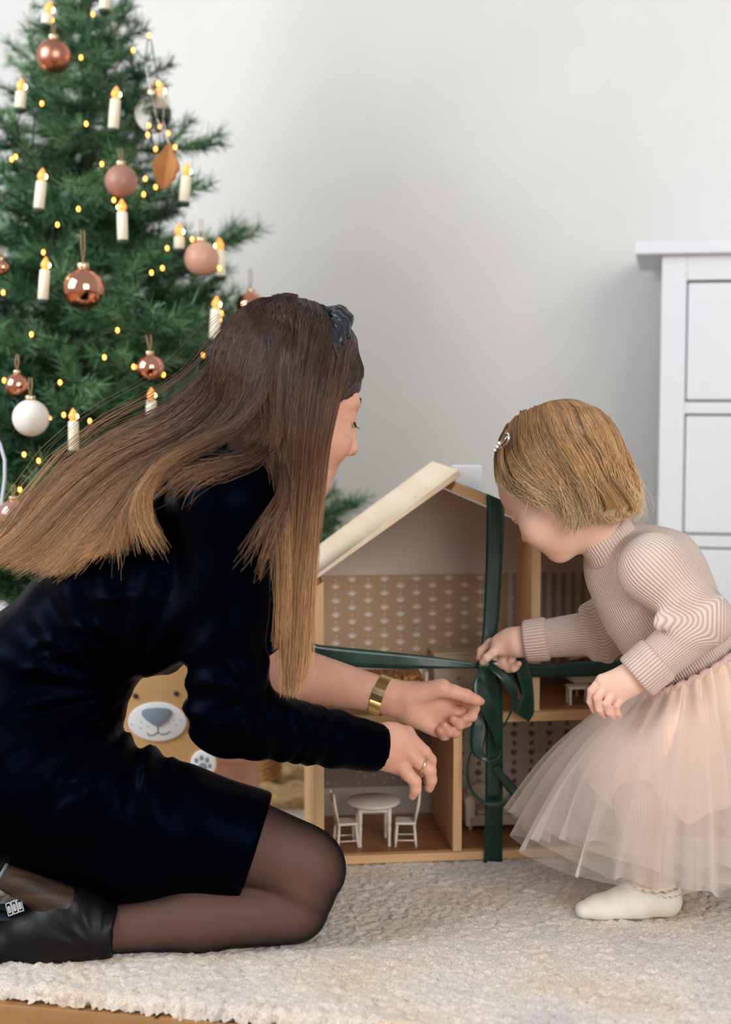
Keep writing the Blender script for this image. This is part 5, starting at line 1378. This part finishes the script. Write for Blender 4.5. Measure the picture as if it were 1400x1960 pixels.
S = Solid(); S.rc(PA(1252,1660,2.10), PA(1258,1712,2.10), RP(31,2.1), RP(31,2.1), .01); ga = S.mesh(.003)
v, q = join([(ghv, ghq), gh1, gh2, gt, ga])
fl_ = np.zeros(len(v)); fl_[:len(ghv)] = gfl
a0 = len(ghv); seg = fl_[a0:a0+len(gh1[0])+len(gh2[0])]
for p in [c[-1][0] for c in gf1+gf2] + [c[1][0] for c in gf2[:4]]:
    d = np.linalg.norm(v[a0:a0+len(seg)]-p, axis=1); np.maximum(seg, .3*np.exp(-(d/.010)**2), out=seg)
meshobj('body', v-g0, q, M_skinG, girl, True, {'flush': fl_})
face_bits(girl, G0, lambda x, y, z: gl(x*.88, y*.80, z*.80-.006), 1.0, mat('lash_fair', rgb(92,66,50), .7), mat('brow_fair', rgb(198,160,122), .8), M_iris)
for c_, tw in ((gf1[0], (-.3,-.7,.5)),):
    nail(c_, tw, c_[-1][1], girl, G0, M_nail)
# --- knitted sweater: ribs follow the arm or the trunk they run along
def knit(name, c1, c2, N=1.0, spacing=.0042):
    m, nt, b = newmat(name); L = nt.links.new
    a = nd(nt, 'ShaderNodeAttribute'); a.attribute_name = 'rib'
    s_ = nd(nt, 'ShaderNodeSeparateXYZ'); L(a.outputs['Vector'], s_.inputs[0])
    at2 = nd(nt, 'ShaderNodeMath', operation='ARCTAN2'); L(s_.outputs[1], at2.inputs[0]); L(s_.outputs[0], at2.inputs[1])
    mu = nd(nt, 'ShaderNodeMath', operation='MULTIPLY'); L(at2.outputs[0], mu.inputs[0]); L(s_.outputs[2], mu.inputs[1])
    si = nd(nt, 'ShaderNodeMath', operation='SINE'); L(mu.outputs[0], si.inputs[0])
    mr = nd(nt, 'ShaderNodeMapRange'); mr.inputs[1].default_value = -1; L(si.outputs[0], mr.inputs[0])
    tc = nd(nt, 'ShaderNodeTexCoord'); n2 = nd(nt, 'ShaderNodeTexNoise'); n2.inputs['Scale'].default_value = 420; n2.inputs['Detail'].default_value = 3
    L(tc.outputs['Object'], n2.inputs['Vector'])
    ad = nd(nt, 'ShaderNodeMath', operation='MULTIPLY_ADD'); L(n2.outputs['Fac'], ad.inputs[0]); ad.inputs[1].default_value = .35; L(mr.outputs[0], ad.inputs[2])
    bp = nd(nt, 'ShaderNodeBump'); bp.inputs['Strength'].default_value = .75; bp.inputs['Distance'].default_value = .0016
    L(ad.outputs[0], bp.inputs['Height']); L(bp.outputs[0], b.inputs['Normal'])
    r1 = nd(nt, 'ShaderNodeValToRGB'); r1.color_ramp.elements[0].color = c2; r1.color_ramp.elements[1].color = c1; r1.color_ramp.elements[1].position = .6  # darker colour in the rib grooves: shade between ribs painted in
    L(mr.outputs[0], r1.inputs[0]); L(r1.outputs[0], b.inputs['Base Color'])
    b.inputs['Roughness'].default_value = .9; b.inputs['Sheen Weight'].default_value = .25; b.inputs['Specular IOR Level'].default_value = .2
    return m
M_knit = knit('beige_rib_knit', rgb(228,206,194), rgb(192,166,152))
def ribs(v, groups, spacing=.0040):
    """direction round the nearest limb, blended where two bones of one limb meet, and the number of ribs round it"""
    best = np.full(len(v), 1e9); out = np.zeros((len(v),3))
    for bones in groups:
        gd = np.full(len(v), 1e9); acc = np.zeros((len(v),2))
        N_ = round(2*math.pi*bones[0][2]/spacing/8)*8
        for A, B, r, bias in bones:
            A = np.array(A); B = np.array(B); d = (B-A)/np.linalg.norm(B-A); L_ = np.linalg.norm(B-A)
            t = np.clip((v-A)@d, 0, L_); qv = v-A-t[:,None]*d; dist = np.linalg.norm(qv,axis=1)/r + bias
            e1 = np.cross(d,[0,1,0]); e1 /= np.linalg.norm(e1); e2 = np.cross(d,e1)
            c, s_ = qv@e1, qv@e2; n_ = np.sqrt(c*c+s_*s_)+1e-9
            acc += np.exp(-9*dist)[:,None]*np.stack([c/n_, s_/n_],1); gd = np.minimum(gd, dist)
        acc /= np.linalg.norm(acc,axis=1,keepdims=True)+1e-12
        m = gd < best; best[m] = gd[m]; out[m] = np.concatenate([acc, np.full((len(v),1), N_)],1)[m]
    return out
SA, EA, WA = PA(1252,1088,2.055), PA(1350,1186,2.03), PA(1226,1292,2.03)
SB, EB, WB = PA(1200,1120,2.235), PA(1168,1208,2.262), PA(1012,1226,2.285)
S = Solid(); gtrunk(S)
wax = PA(1330,1282,2.14)-PA(1245,1120,2.14); wax /= np.linalg.norm(wax); wcn = PA(1312,1268,2.14)
S.cut(wcn+wax*.006, wax)
S.rc(PA(1240,1085,2.08), SA, RP(66,2.06), RP(62,2.06), .03); S.rc(SA, EA, RP(64,2.05), RP(52,2.03), .02)
S.rc(EA, WA, RP(52,2.03), RP(41,2.03), .012)
S.rc(SB, EB, RP(56,2.23), RP(45,2.26), .03); S.rc(EB, WB, RP(46,2.26), RP(35,2.28), .012)
S.rc(PA(1166,1037,2.134), PA(1194,1070,2.146), .036, .048, .012)
for (x0,y0,x1,y1,Y,r) in ((1268,1180,1320,1168,2.01,12),(1262,1196,1312,1192,2.005,11),(1290,1150,1330,1142,2.012,10),(1300,1214,1345,1228,2.005,9)):
    S.rc(PA(x0,y0,Y), PA(x1,y1,Y), RP(r,2), RP(r*.7,2), .014)
for (x0,y0,x1,y1) in ((1118,1168,1140,1258),(1136,1164,1166,1262)):
    S.rc(PA(x0,y0,2.245), PA(x1,y1,2.245), RP(11,2.25), RP(9,2.25), .016)
S.cut(PA(1158,1026,2.13), PA(1135,990,2.13)-PA(1190,1073,2.142))
cd = (WB-EB)/np.linalg.norm(WB-EB); cdA = (WA-EA)/np.linalg.norm(WA-EA)
def cutends(f, ax):
    X = ax[0][:,None,None]; Y = ax[1][None,:,None]; Z = ax[2][None,None,:]
    for W__, d in ((WB+cd*.004, cd), (WA+cdA*.004, cdA)):
        t = (X-W__[0])*d[0]+(Y-W__[1])*d[1]+(Z-W__[2])*d[2]
        rr = (X-W__[0]-t*d[0])**2+(Y-W__[1]-t*d[1])**2+(Z-W__[2]-t*d[2])**2
        f = np.where((rr < .055**2)&(t > -.02)&(t < .06), np.maximum(f, t.astype(np.float32)), f)
    return f
sv, sq_ = S.mesh(.0032, smooth=2, fn=cutends)
NK0, NK1 = gl(0,-.015,-.05), PA(1200,1085,2.15)
bones = [[(PA(1215,1080,2.15), PA(1340,1290,2.15), RP(106,2.15), 0)], [(SA, EA, RP(54,2.05), 0), (EA, WA, RP(54,2.05), 0)], [(SB, EB, RP(46,2.25), 0), (EB, WB, RP(46,2.25), 0)]]
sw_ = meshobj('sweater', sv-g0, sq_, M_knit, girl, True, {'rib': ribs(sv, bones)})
def cuff(name, A, d, r0, r1, ln, N=64):
    """turned back cuff: a tube with rolled rims"""
    e1 = np.cross(d,[0,1,0]); e1 /= np.linalg.norm(e1); e2 = np.cross(d,e1)
    prof = [(-ln*.5, r0-.004), (-ln*.5-.001, r0+.001), (-ln*.44, r0+.0035), (-ln*.2, r0+.0035), (ln*.1, r0+.003), (ln*.4, r1+.0025), (ln*.5, r1+.001), (ln*.5+.001, r1-.002), (ln*.42, r1-.005), (0, r1-.007)]
    V = []; Q_ = []; A_ = []
    n = len(prof); nr = round(2*math.pi*r0/.0046)
    for i in range(N):
        th = 2*math.pi*i/N
        for t, r in prof:
            V.append(A + d*t + (e1*math.cos(th)+e2*math.sin(th))*r*(1+.02*math.sin(3*th+1))); A_.append((math.cos(th), math.sin(th), nr))
    for i in range(N):
        for j in range(n-1): i2 = (i+1) % N; Q_.append((i*n+j, i2*n+j, i2*n+j+1, i*n+j+1))
    return meshobj(name, np.array(V)-g0, np.array(Q_), M_knit, sw_, True, {'rib': np.array(A_)})
cuff('cuff', WA-cdA*.012+np.array([0,0,.002]), cdA, RP(44,2.03), RP(45,2.03), .040)
cuff('cuff', WB-cd*.012, cd, RP(38,2.28), RP(38,2.28), .034)
nkd = PA(1190,1073,2.142)-PA(1135,990,2.13); nkd /= np.linalg.norm(nkd)
cuff('collar', PA(1164,1034,2.132), nkd, .0380, .0415, .036)
# --- leggings and socks
M_leg = knit('rib_leggings', rgb(220,192,174), rgb(190,162,146))
S = Solid(); glegs(S); S.cut(PA(1250,1694,2.10), (-.03,0,-1))
def cut2(f, ax): return f
lgv, lgq = S.mesh(.004, inflate=.002, smooth=2)
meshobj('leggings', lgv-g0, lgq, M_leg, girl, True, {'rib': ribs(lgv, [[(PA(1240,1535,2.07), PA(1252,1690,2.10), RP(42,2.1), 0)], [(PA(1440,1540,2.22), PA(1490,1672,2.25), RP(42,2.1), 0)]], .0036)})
M_sock = mat('cream_sock', rgb(232,226,214), .9, rgb(222,214,200), nscale=30, bump=.5, bscale=330, bdist=.0015)
def frill(cpt, r, ln, m, parent, name, amp=.002, N=120, nw=14):
    V = []; Q_ = []
    for i in range(N):
        th = 2*math.pi*i/N
        for j, (dz, dr) in enumerate(((0,0),(-.004,.002),(-.007,.0035))):
            rr = r+dr+amp*(j/2)*math.sin(nw*th); V.append(cpt+np.array([math.cos(th)*rr, math.sin(th)*rr, dz+ (j/2)*.0018*math.cos(nw*th)+.010*(-math.cos(th))*.0]))
    for i in range(N):
        for j in range(2): i2 = (i+1) % N; Q_.append((i*3+j, i2*3+j, i2*3+j+1, i*3+j+1))
    o = meshobj(name, np.array(V)-g0, np.array(Q_), m, parent, True); s_ = o.modifiers.new('t','SOLIDIFY'); s_.thickness = .0008; return o
frill(PA(1252,1686,2.10), RP(37,2.1), .007, mat('frill_cream', rgb(226,208,182), .9), girl, 'legging_frill')
def sock(dx, dy, dY):
    p = lambda x, y, Y=2.10: PA(x+dx, y+dy, Y+dY)
    S = Solid()
    S.rc(p(1262,1700), p(1272,1722), RP(30,2.1), RP(32,2.1), .01)
    S.rc(p(1272,1724), p(1210,1728), RP(31,2.1), RP(32,2.1), .012)
    S.rc(p(1240,1712), p(1190,1726), RP(28,2.1), RP(27,2.1), .015)
    S.rc(p(1215,1730), p(1150,1738,2.095), RP(31,2.1), RP(24,2.1), .015, 'u', ((0,1,0),1.25))
    S.rc(p(1150,1738,2.095), p(1118,1742,2.09), RP(23,2.1), RP(17,2.1), .012, 'u', ((0,1,0),1.5))
    zf_ = 0.0005
    S.cut((0,0,zf_), (0,0,-1)); S.cut(p(1268,1699), (.10,0,.99))
    return S.mesh(.003, smooth=2)
a, b_ = sock(0,0,0); o = meshobj('sock', a-g0, b_, M_sock, girl, True)
frill(PA(1269,1697,2.10), RP(31,2.1), .006, M_sock, o, 'sock_edge', .001, 96, 18)
a, b_ = sock(238,-40,.15); o2 = meshobj('sock', a-g0, b_, M_sock, girl, True)
# --- tulle skirt
def tulle(name, col, base, edge):
    m, nt, b = newmat(name); L = nt.links.new
    out = nt.nodes['Material Output']
    tr = nd(nt, 'ShaderNodeBsdfTransparent'); df = nd(nt, 'ShaderNodeBsdfDiffuse'); tl = nd(nt, 'ShaderNodeBsdfTranslucent')
    tc = nd(nt, 'ShaderNodeTexCoord'); n2 = nd(nt, 'ShaderNodeTexNoise'); n2.inputs['Scale'].default_value = 14; n2.inputs['Detail'].default_value = 4
    L(tc.outputs['Object'], n2.inputs['Vector'])
    r1 = nd(nt, 'ShaderNodeValToRGB'); r1.color_ramp.elements[0].color = col; r1.color_ramp.elements[1].color = tuple(v*.92 for v in col[:3])+(1,)
    L(n2.outputs['Fac'], r1.inputs[0])
    for s_ in (df, tl): L(r1.outputs[0], s_.inputs['Color'])
    m1 = nd(nt, 'ShaderNodeMixShader'); m1.inputs[0].default_value = .45; L(df.outputs[0], m1.inputs[1]); L(tl.outputs[0], m1.inputs[2])
    lw = nd(nt, 'ShaderNodeLayerWeight'); lw.inputs[0].default_value = .35
    mr = nd(nt, 'ShaderNodeMapRange'); mr.inputs[3].default_value = base; mr.inputs[4].default_value = edge; L(lw.outputs['Facing'], mr.inputs[0])
    m2 = nd(nt, 'ShaderNodeMixShader'); L(mr.outputs[0], m2.inputs[0]); L(tr.outputs[0], m2.inputs[1]); L(m1.outputs[0], m2.inputs[2])
    L(m2.outputs[0], out.inputs['Surface']); nt.nodes.remove(b)
    return m
M_tulle = tulle('pink_tulle', rgb(250,239,231), .17, .85)
M_lining = mat('peach_lining', rgb(240,212,192), .8, rgb(234,204,184), nscale=12, bump=.15, bscale=30)
wax = PA(1330,1282,2.14)-PA(1245,1120,2.14); wax /= np.linalg.norm(wax)
wcn = PA(1312,1268,2.14); we1 = np.cross(wax,[0,1,0]); we1 /= np.linalg.norm(we1)
if we1[0] > 0: we1 = -we1
we2 = np.array([0,-1.0,0])
HCn = PA(1300,1655,2.16); HCn[2] = .075
def skirt_layer(name, m, rx, ry, zoff, nf, amp, seed, t1=1.0, nth=360, nt_=26, rw=.088, parent=girl):
    rg_ = np.random.default_rng(seed)
    th = np.linspace(0, 2*math.pi, nth, endpoint=False)
    ph = rg_.random(6)*6.28
    fold = np.sin(nf*th + 1.6*np.sin(3*th+ph[0]) + ph[1]) + .55*np.sin((nf*2+1)*th + 1.2*np.sin(5*th+ph[2]) + ph[3]) + .35*np.sin(7*th+ph[4])
    V = []
    for k in range(nt_):
        t = k/(nt_-1)*t1
        g_ = fold*amp*(t**.75)
        gat = .0035*np.sin(nf*3*th+ph[5])*(1-t)
        Wp = wcn + (np.cos(th)[:,None]*we1 + np.sin(th)[:,None]*we2)*(rw+gat)[:,None]
        hem = HCn + np.stack([-np.cos(th)*(rx+g_), -np.sin(th)*(ry+g_), zoff + .012*np.sin(2*th+ph[0]) + .010*fold + .02*np.maximum(np.cos(th),0)], 1)
        s = t
        P = Wp*(1-s) + hem*s
        out = np.stack([-np.cos(th), -np.sin(th), np.zeros(nth)], 1)
        P = P + out*(.030*math.sin(math.pi*min(s,1))*(1-.3*s))*np.where(np.cos(th)[:,None] > -.2, 1, .6) + out*(g_*.25*(1-t))[:,None]
        V.append(P)
    V = np.array(V).reshape(-1,3)
    ii = np.arange(nth); i2 = (ii+1) % nth
    Q_ = np.concatenate([np.stack([k*nth+ii, k*nth+i2, (k+1)*nth+i2, (k+1)*nth+ii],1) for k in range(nt_-1)])
    return meshobj(name, V-g0, Q_, m, parent, True)
sk = skirt_layer('skirt', M_tulle, .235, .185, .0, 9, .021, 1)
for k, (rx, ry, zo, nf, am, sd) in enumerate(((.225,.178,.004,12,.018,2),(.212,.170,.012,7,.022,3),(.205,.165,.02,11,.016,4))):
    skirt_layer('tulle_layer', M_tulle, rx, ry, zo, nf, am, sd, parent=sk)
skirt_layer('lining', M_lining, .135, .125, .085, 9, .008, 6, parent=sk)
b = MB(); ring = []
for i in range(97):
    th = 2*math.pi*i/96; ring.append(wcn + (we1*math.cos(th)+we2*math.sin(th))*(.0885+.0022*math.sin(38*th)+.0014*math.sin(61*th)) + wax*(.003+.0015*math.sin(29*th)))
b.tube(ring, [.0052+.0012*math.sin(i*2.3) for i in range(97)], 8).build('waistband', mat('waistband_pink', rgb(226,190,180), .85, bump=.3, bscale=200), sk, True, off=G0)
# --- hair
M_hairG = hair_mat('blonde_hair', rgb(165,122,76), rgb(207,166,114), rgb(238,211,170), .42)
S = Solid(); S.el(gl(0,-.016,.024), (.073,.090,.083), QM, .02)
S.rc(gl(0,-.045,-.01), gl(0,-.045,-.045), .040, .030, .03)
S.el(gl(0,.115,-.035), (.085,.085,.085), QM, .012, 's')
S.el(gl(0,.06,-.085), (.09,.07,.06), QM, .012, 's')
v, q = S.mesh(.0035, smooth=2)
meshobj('hair_cap', v-g0, q, mat('blonde_under', rgb(128,90,52), .7, rgb(112,78,44), nscale=60), girl, True)
rng = np.random.default_rng(9)
GS = [pts(l) for l in (
    [(968,822,2.14),(955,865,2.11),(965,905,2.075),(990,935,2.05),(1018,952,2.035),(1042,962,2.035)],
    [(985,802,2.13),(980,858,2.085),(1000,905,2.045),(1034,936,2.03),(1062,954,2.03),(1078,972,2.035)],
    [(1010,786,2.12),(1015,850,2.06),(1045,900,2.035),(1074,938,2.03),(1090,972,2.03),(1095,1018,2.04)],
    [(1035,777,2.12),(1045,840,2.05),(1078,895,2.03),(1102,940,2.03),(1112,980,2.04),(1108,1012,2.05)],
    [(1060,774,2.12),(1085,835,2.05),(1115,890,2.035),(1132,935,2.04),(1138,970,2.05),(1132,1002,2.06)],
    [(1085,774,2.12),(1122,832,2.06),(1152,885,2.05),(1164,932,2.06),(1166,965,2.07),(1158,992,2.08)],
    [(1105,778,2.13),(1155,830,2.08),(1182,880,2.075),(1196,928,2.08),(1202,958,2.09),(1190,984,2.10)],
    [(1120,785,2.14),(1172,832,2.12),(1200,885,2.115),(1214,930,2.12),(1220,955,2.12),(1212,976,2.12)])]
GB = [pts(l) for l in (
    [(1118,784,2.15),(1172,832,2.14),(1200,880,2.14),(1214,930,2.14),(1222,960,2.14),(1210,975,2.13)],
    [(1100,780,2.16),(1160,830,2.18),(1185,880,2.19),(1196,930,2.19),(1200,970,2.18),(1190,985,2.17)],
    [(1060,778,2.16),(1090,830,2.21),(1110,880,2.22),(1120,930,2.22),(1125,970,2.21),(1120,990,2.2)],
    [(1000,790,2.16),(1010,840,2.21),(1020,890,2.22),(1030,940,2.22),(1050,970,2.21),(1070,990,2.2)])]
GF = [pts(l) for l in (
    [(966,826,2.13),(948,872,2.11),(948,915,2.085),(962,940,2.07),(985,955,2.055)],
    [(970,824,2.10),(960,870,2.075),(970,912,2.055),(992,940,2.045),(1012,955,2.04)])]
GC = [pts(l) for l in (
    [(1150,880,2.07),(1185,920,2.06),(1208,950,2.06),(1220,972,2.065),(1208,984,2.06),(1196,975,2.055),(1203,962,2.055)],
    [(1140,890,2.05),(1170,930,2.045),(1192,962,2.05),(1200,986,2.055),(1186,994,2.05),(1178,982,2.045),(1184,972,2.045)],
    [(1120,900,2.04),(1148,940,2.035),(1162,970,2.04),(1166,992,2.05),(1152,1000,2.045),(1144,990,2.04),(1148,980,2.04)])]
gs = [sheet(GS, 4600, 12, rng, .0036, .0066, 44, .00058, .86, .012, 1.5), sheet(GB, 900, 14, rng, .007, .004, 18, .0007, .85, .01, 1.4),
      sheet(GF, 160, 12, rng, .002, .002, 8, .0004, .6, .006), sheet(GC, 380, 16, rng, .0035, .002, 9, .0005, .85, .006)]
gs = [(push_ball(P, gl(0,-.016,.024), (.074,.091,.084), QM, rng, 1.0, 1.07), a, b_) for P, a, b_ in gs]
o = hair_object('hair', gs, M_hairG, girl, g0); o['kind'] = 'stuff'
# --- hair clip: open silver drop with pearls
M_silver = mat('silver', rgb(214,212,206), .22, metal=1); M_pearl = mat('pearl', rgb(240,236,228), .15)
cc = PA(971,849,2.085); cx = np.array([.35,-.55,.45]); cx /= np.linalg.norm(cx); cu_ = PA(976,832,2.085)-PA(953,866,2.105); cu_ /= np.linalg.norm(cu_)
cn = np.cross(cu_, [-.75,-.5,.3]); cn /= np.linalg.norm(cn)
ring = [cc + cu_*(.0125*math.cos(t)) + cn*(.0068*math.sin(t)*(1+.35*math.cos(t))) + np.array([-.004,-.003,.003]) for t in np.linspace(0, 2*math.pi, 33)]
b = MB(); b.tube(ring, .0021, 8); b.tube([cc-cu_*.020+np.array([-.004,-.003,.002]), cc+np.array([-.005,-.003,.003]), cc+cu_*.012+np.array([-.004,-.003,.003])], [.0016,.0018,.0012], 8)
hc = b.build('hair_clip', M_silver, girl, True, off=G0)
for k in (-.9,-.35,.2): MB().ball(cc+cu_*(.012*k-.006)+np.array([-.0095,-.004,.003]), .0028, 10, 8).build('pearl', M_pearl, hc, True, off=G0)
# ================================================================ things round the foot of the tree
BYd = 2.52
bp0 = on_floor(305, 1600, 0); bs = BYd/F
def bl(px, py): p = at(px, py, BYd); return (p.x-BX, p.z-BZ)
BX = at(302, 1381, BYd).x; BZ = FZ+.013
bear = empty('toy_bear', (BX, BYd, BZ), 0, 'flat tan toy bear with white muzzle and grey nose behind the woman', 'toy')
M_tan = mat('tan_board', rgb(206,160,106), .6, rgb(198,152,98), nscale=5, stretch=(1,1,.2))
M_muz = mat('muzzle_white', rgb(238,236,234), .6); M_grey = mat('nose_grey', rgb(132,144,156), .6); M_ink = mat('ink_dark', rgb(48,44,42), .6)
out = []
cx, cz = bl(302, 1375); 
top = cz+.105
def arcpts(x0, z0, rx, rz, a0, a1, n): return [(x0+rx*math.cos(a0+(a1-a0)*i/n), z0+rz*math.sin(a0+(a1-a0)*i/n)) for i in range(n+1)]
hw_ = 112*bs
out = [(-hw_*.9, 0), (hw_*.9, 0)] + [(hw_*1.02, .03), (hw_*.98, cz-.05)] + arcpts(0, cz, hw_, .105, -.15, math.pi+.15, 22) + [(-hw_*.98, cz-.05), (-hw_*1.02, .03)]
MB().prism(out, 0, .055).build('body', M_tan, bear, True, bev=.006)
for sx in (-1,1):
    MB().prism(arcpts(sx*hw_*.72, cz+.095, .026, .026, 0, 2*math.pi*23/24, 23), .012, .045).build('ear', M_tan, bear, True, bev=.004)
MB().prism([(x, z) for x, z in arcpts(cx, bl(0,1381)[1], 57*bs, 38.5*bs, 0, 2*math.pi*39/40, 39)], -.004, .002).build('muzzle', M_muz, bear, True, bev=.0015)
nz = [bl(*p) for p in ((272,1359),(280,1355),(300,1353),(320,1354),(328,1358),(328,1367),(320,1378),(308,1387),(302,1389),(294,1386),(280,1376),(272,1367))]
MB().prism(nz[::-1], -.0075, -.003).build('nose', M_grey, bear, True, bev=.0012)
for p in ((259,1332),(337,1327)): x, z = bl(*p); MB().ball((x,-.001,z), (5*bs,.003,5*bs), 12, 8).build('eye', M_ink, bear, True)
b = MB()
for ln in (((302,1388),(303,1396),(303,1402)), ((282,1402),(287,1407),(295,1406),(303,1401)), ((303,1401),(310,1405),(319,1404),(327,1399))):
    b.tube([(bl(*p)[0], -.0042, bl(*p)[1]) for p in ln], .0008, 6)
for p in ((253,1386),(270,1393),(271,1381),(284,1390),(324,1383),(334,1379),(338,1387),(347,1378)):
    x, z = bl(*p); b.ball((x,-.004,z), (.0014,.0006,.0008), 8, 6)
b.build('mouth', M_ink, bear, True)
for sx in (-1, 1):
    px_ = 390 if sx > 0 else 214
    x, z = bl(px_, 1461)
    pw = MB().prism(arcpts(x, z, 25*bs, 27*bs, 0, 2*math.pi*27/28, 27), -.004, .002).build('paw', M_muz, bear, True, bev=.0015)
    b = MB()
    for dx, dz_, r in ((-14,7,4),(-4,12,4.5),(7,8,4.5),(12,-4,4),(-2,-8,9)): b.ball((x+dx*bs,-.0042,z+dz_*bs), (r*bs,.0008,r*1.25*bs), 12, 6)
    b.build('paw_pad', M_grey, pw, True)
# dusty pink box with an embossed crest
PY_ = 2.60; p0 = at(414, 1600, PY_); p1 = at(490, 1436, PY_); ps = PY_/F
pb = empty('gift_box', ((p0.x+p1.x)/2, PY_, FZ+.013), 0, 'dusty pink box with an embossed crest beside the toy bear', 'box')
w2 = (p1.x-p0.x)/2; h_ = p1.z-(FZ+.013)
M_pinkbox = mat('dusty_pink_card', rgb(214,166,148), .6); M_pale = mat('crest_pale', rgb(214,172,158), .55)
MB().box(-w2, w2, 0, .06, 0, h_*.8).build('body', M_pinkbox, pb, bev=.0015)
MB().box(-w2-.001, w2+.001, -.001, .061, h_*.8, h_).build('lid', M_pinkbox, pb, bev=.0015)
ex, ez = at(456, 1481, PY_).x-pb.location.x, at(456, 1481, PY_).z-pb.location.z
b = MB(); r0 = 15*ps
b.tube([(ex+r0*math.cos(a), -.0012, ez+r0*math.sin(a)*1.1) for a in np.linspace(0,2*math.pi,29)], .0008, 6)
for k in range(16):
    a = k*math.pi/8; b.ball((ex+r0*1.28*math.cos(a), -.0012, ez+r0*1.38*math.sin(a)), (.0016,.0008,.0016), 8, 6)
b.tube([(ex-r0*.5,-.0012,ez-r0*.7),(ex-r0*.5,-.0012,ez+r0*.2),(ex-r0*.25,-.0012,ez+r0*.6),(ex+r0*.25,-.0012,ez+r0*.6),(ex+r0*.5,-.0012,ez+r0*.2),(ex+r0*.5,-.0012,ez-r0*.7)], .0009, 6)
b.tube([(ex-r0*.2,-.0012,ez-r0*.6),(ex-r0*.2,-.0012,ez+r0*.2),(ex+r0*.2,-.0012,ez+r0*.2),(ex+r0*.2,-.0012,ez-r0*.6)], .0008, 6)
b.build('crest', M_pale, pb, True)
# wicker basket further back
KY = 2.80; k0 = at(478, 1500, KY); k1 = at(536, 1455, KY)
kb = empty('basket', ((k0.x+k1.x)/2, KY+.05, FZ+.015), 0, 'small tan woven basket on the golden mat behind the pink box', 'basket')
w2 = (k1.x-k0.x)/2; h_ = max(k1.z-FZ-.015, .05)
M_wick = mat('wicker', rgb(188,142,86), .7, rgb(150,106,58), nscale=60, stretch=(1,1,4), bump=.5, bscale=120)
b = MB()
n = 10
for k in range(n):
    z = h_*(k+.5)/n
    q = 36; rr = w2*(.92+.08*k/n)
    b.tube([((rr+.0016*math.cos(9*t+k*math.pi))*math.cos(t), (rr+.0016*math.cos(9*t+k*math.pi))*math.sin(t), z) for t in np.linspace(0,2*math.pi,q+1)], h_/n*.56, 6)
b.build('weave', M_wick, kb, True)
MB().lathe([(w2*.9,0),(w2*.9,.003),(.001,.003)], n=24).build('bottom', M_wick, kb, True)
MB().tube([(w2*1.02*math.cos(t), w2*1.02*math.sin(t), h_) for t in np.linspace(0,2*math.pi,33)], .004, 8).build('rim', M_wick, kb, True)
# white cord at the left edge
c0 = on_tree(3, 868, 1.1)
cd_ = MB().tube([np.array(at(x, y, c0.y))-np.array(c0) for x, y in ((-30,800),(0,850),(9,880),(9,915),(3,960),(6,1000),(-6,1040),(-40,1080))], .0028, 8).build('cord', mat('white_cable', rgb(214,222,232), .5), None, True)
cd_.location = c0; tag(cd_, 'white cord hanging at the left edge of the tree', 'cord')
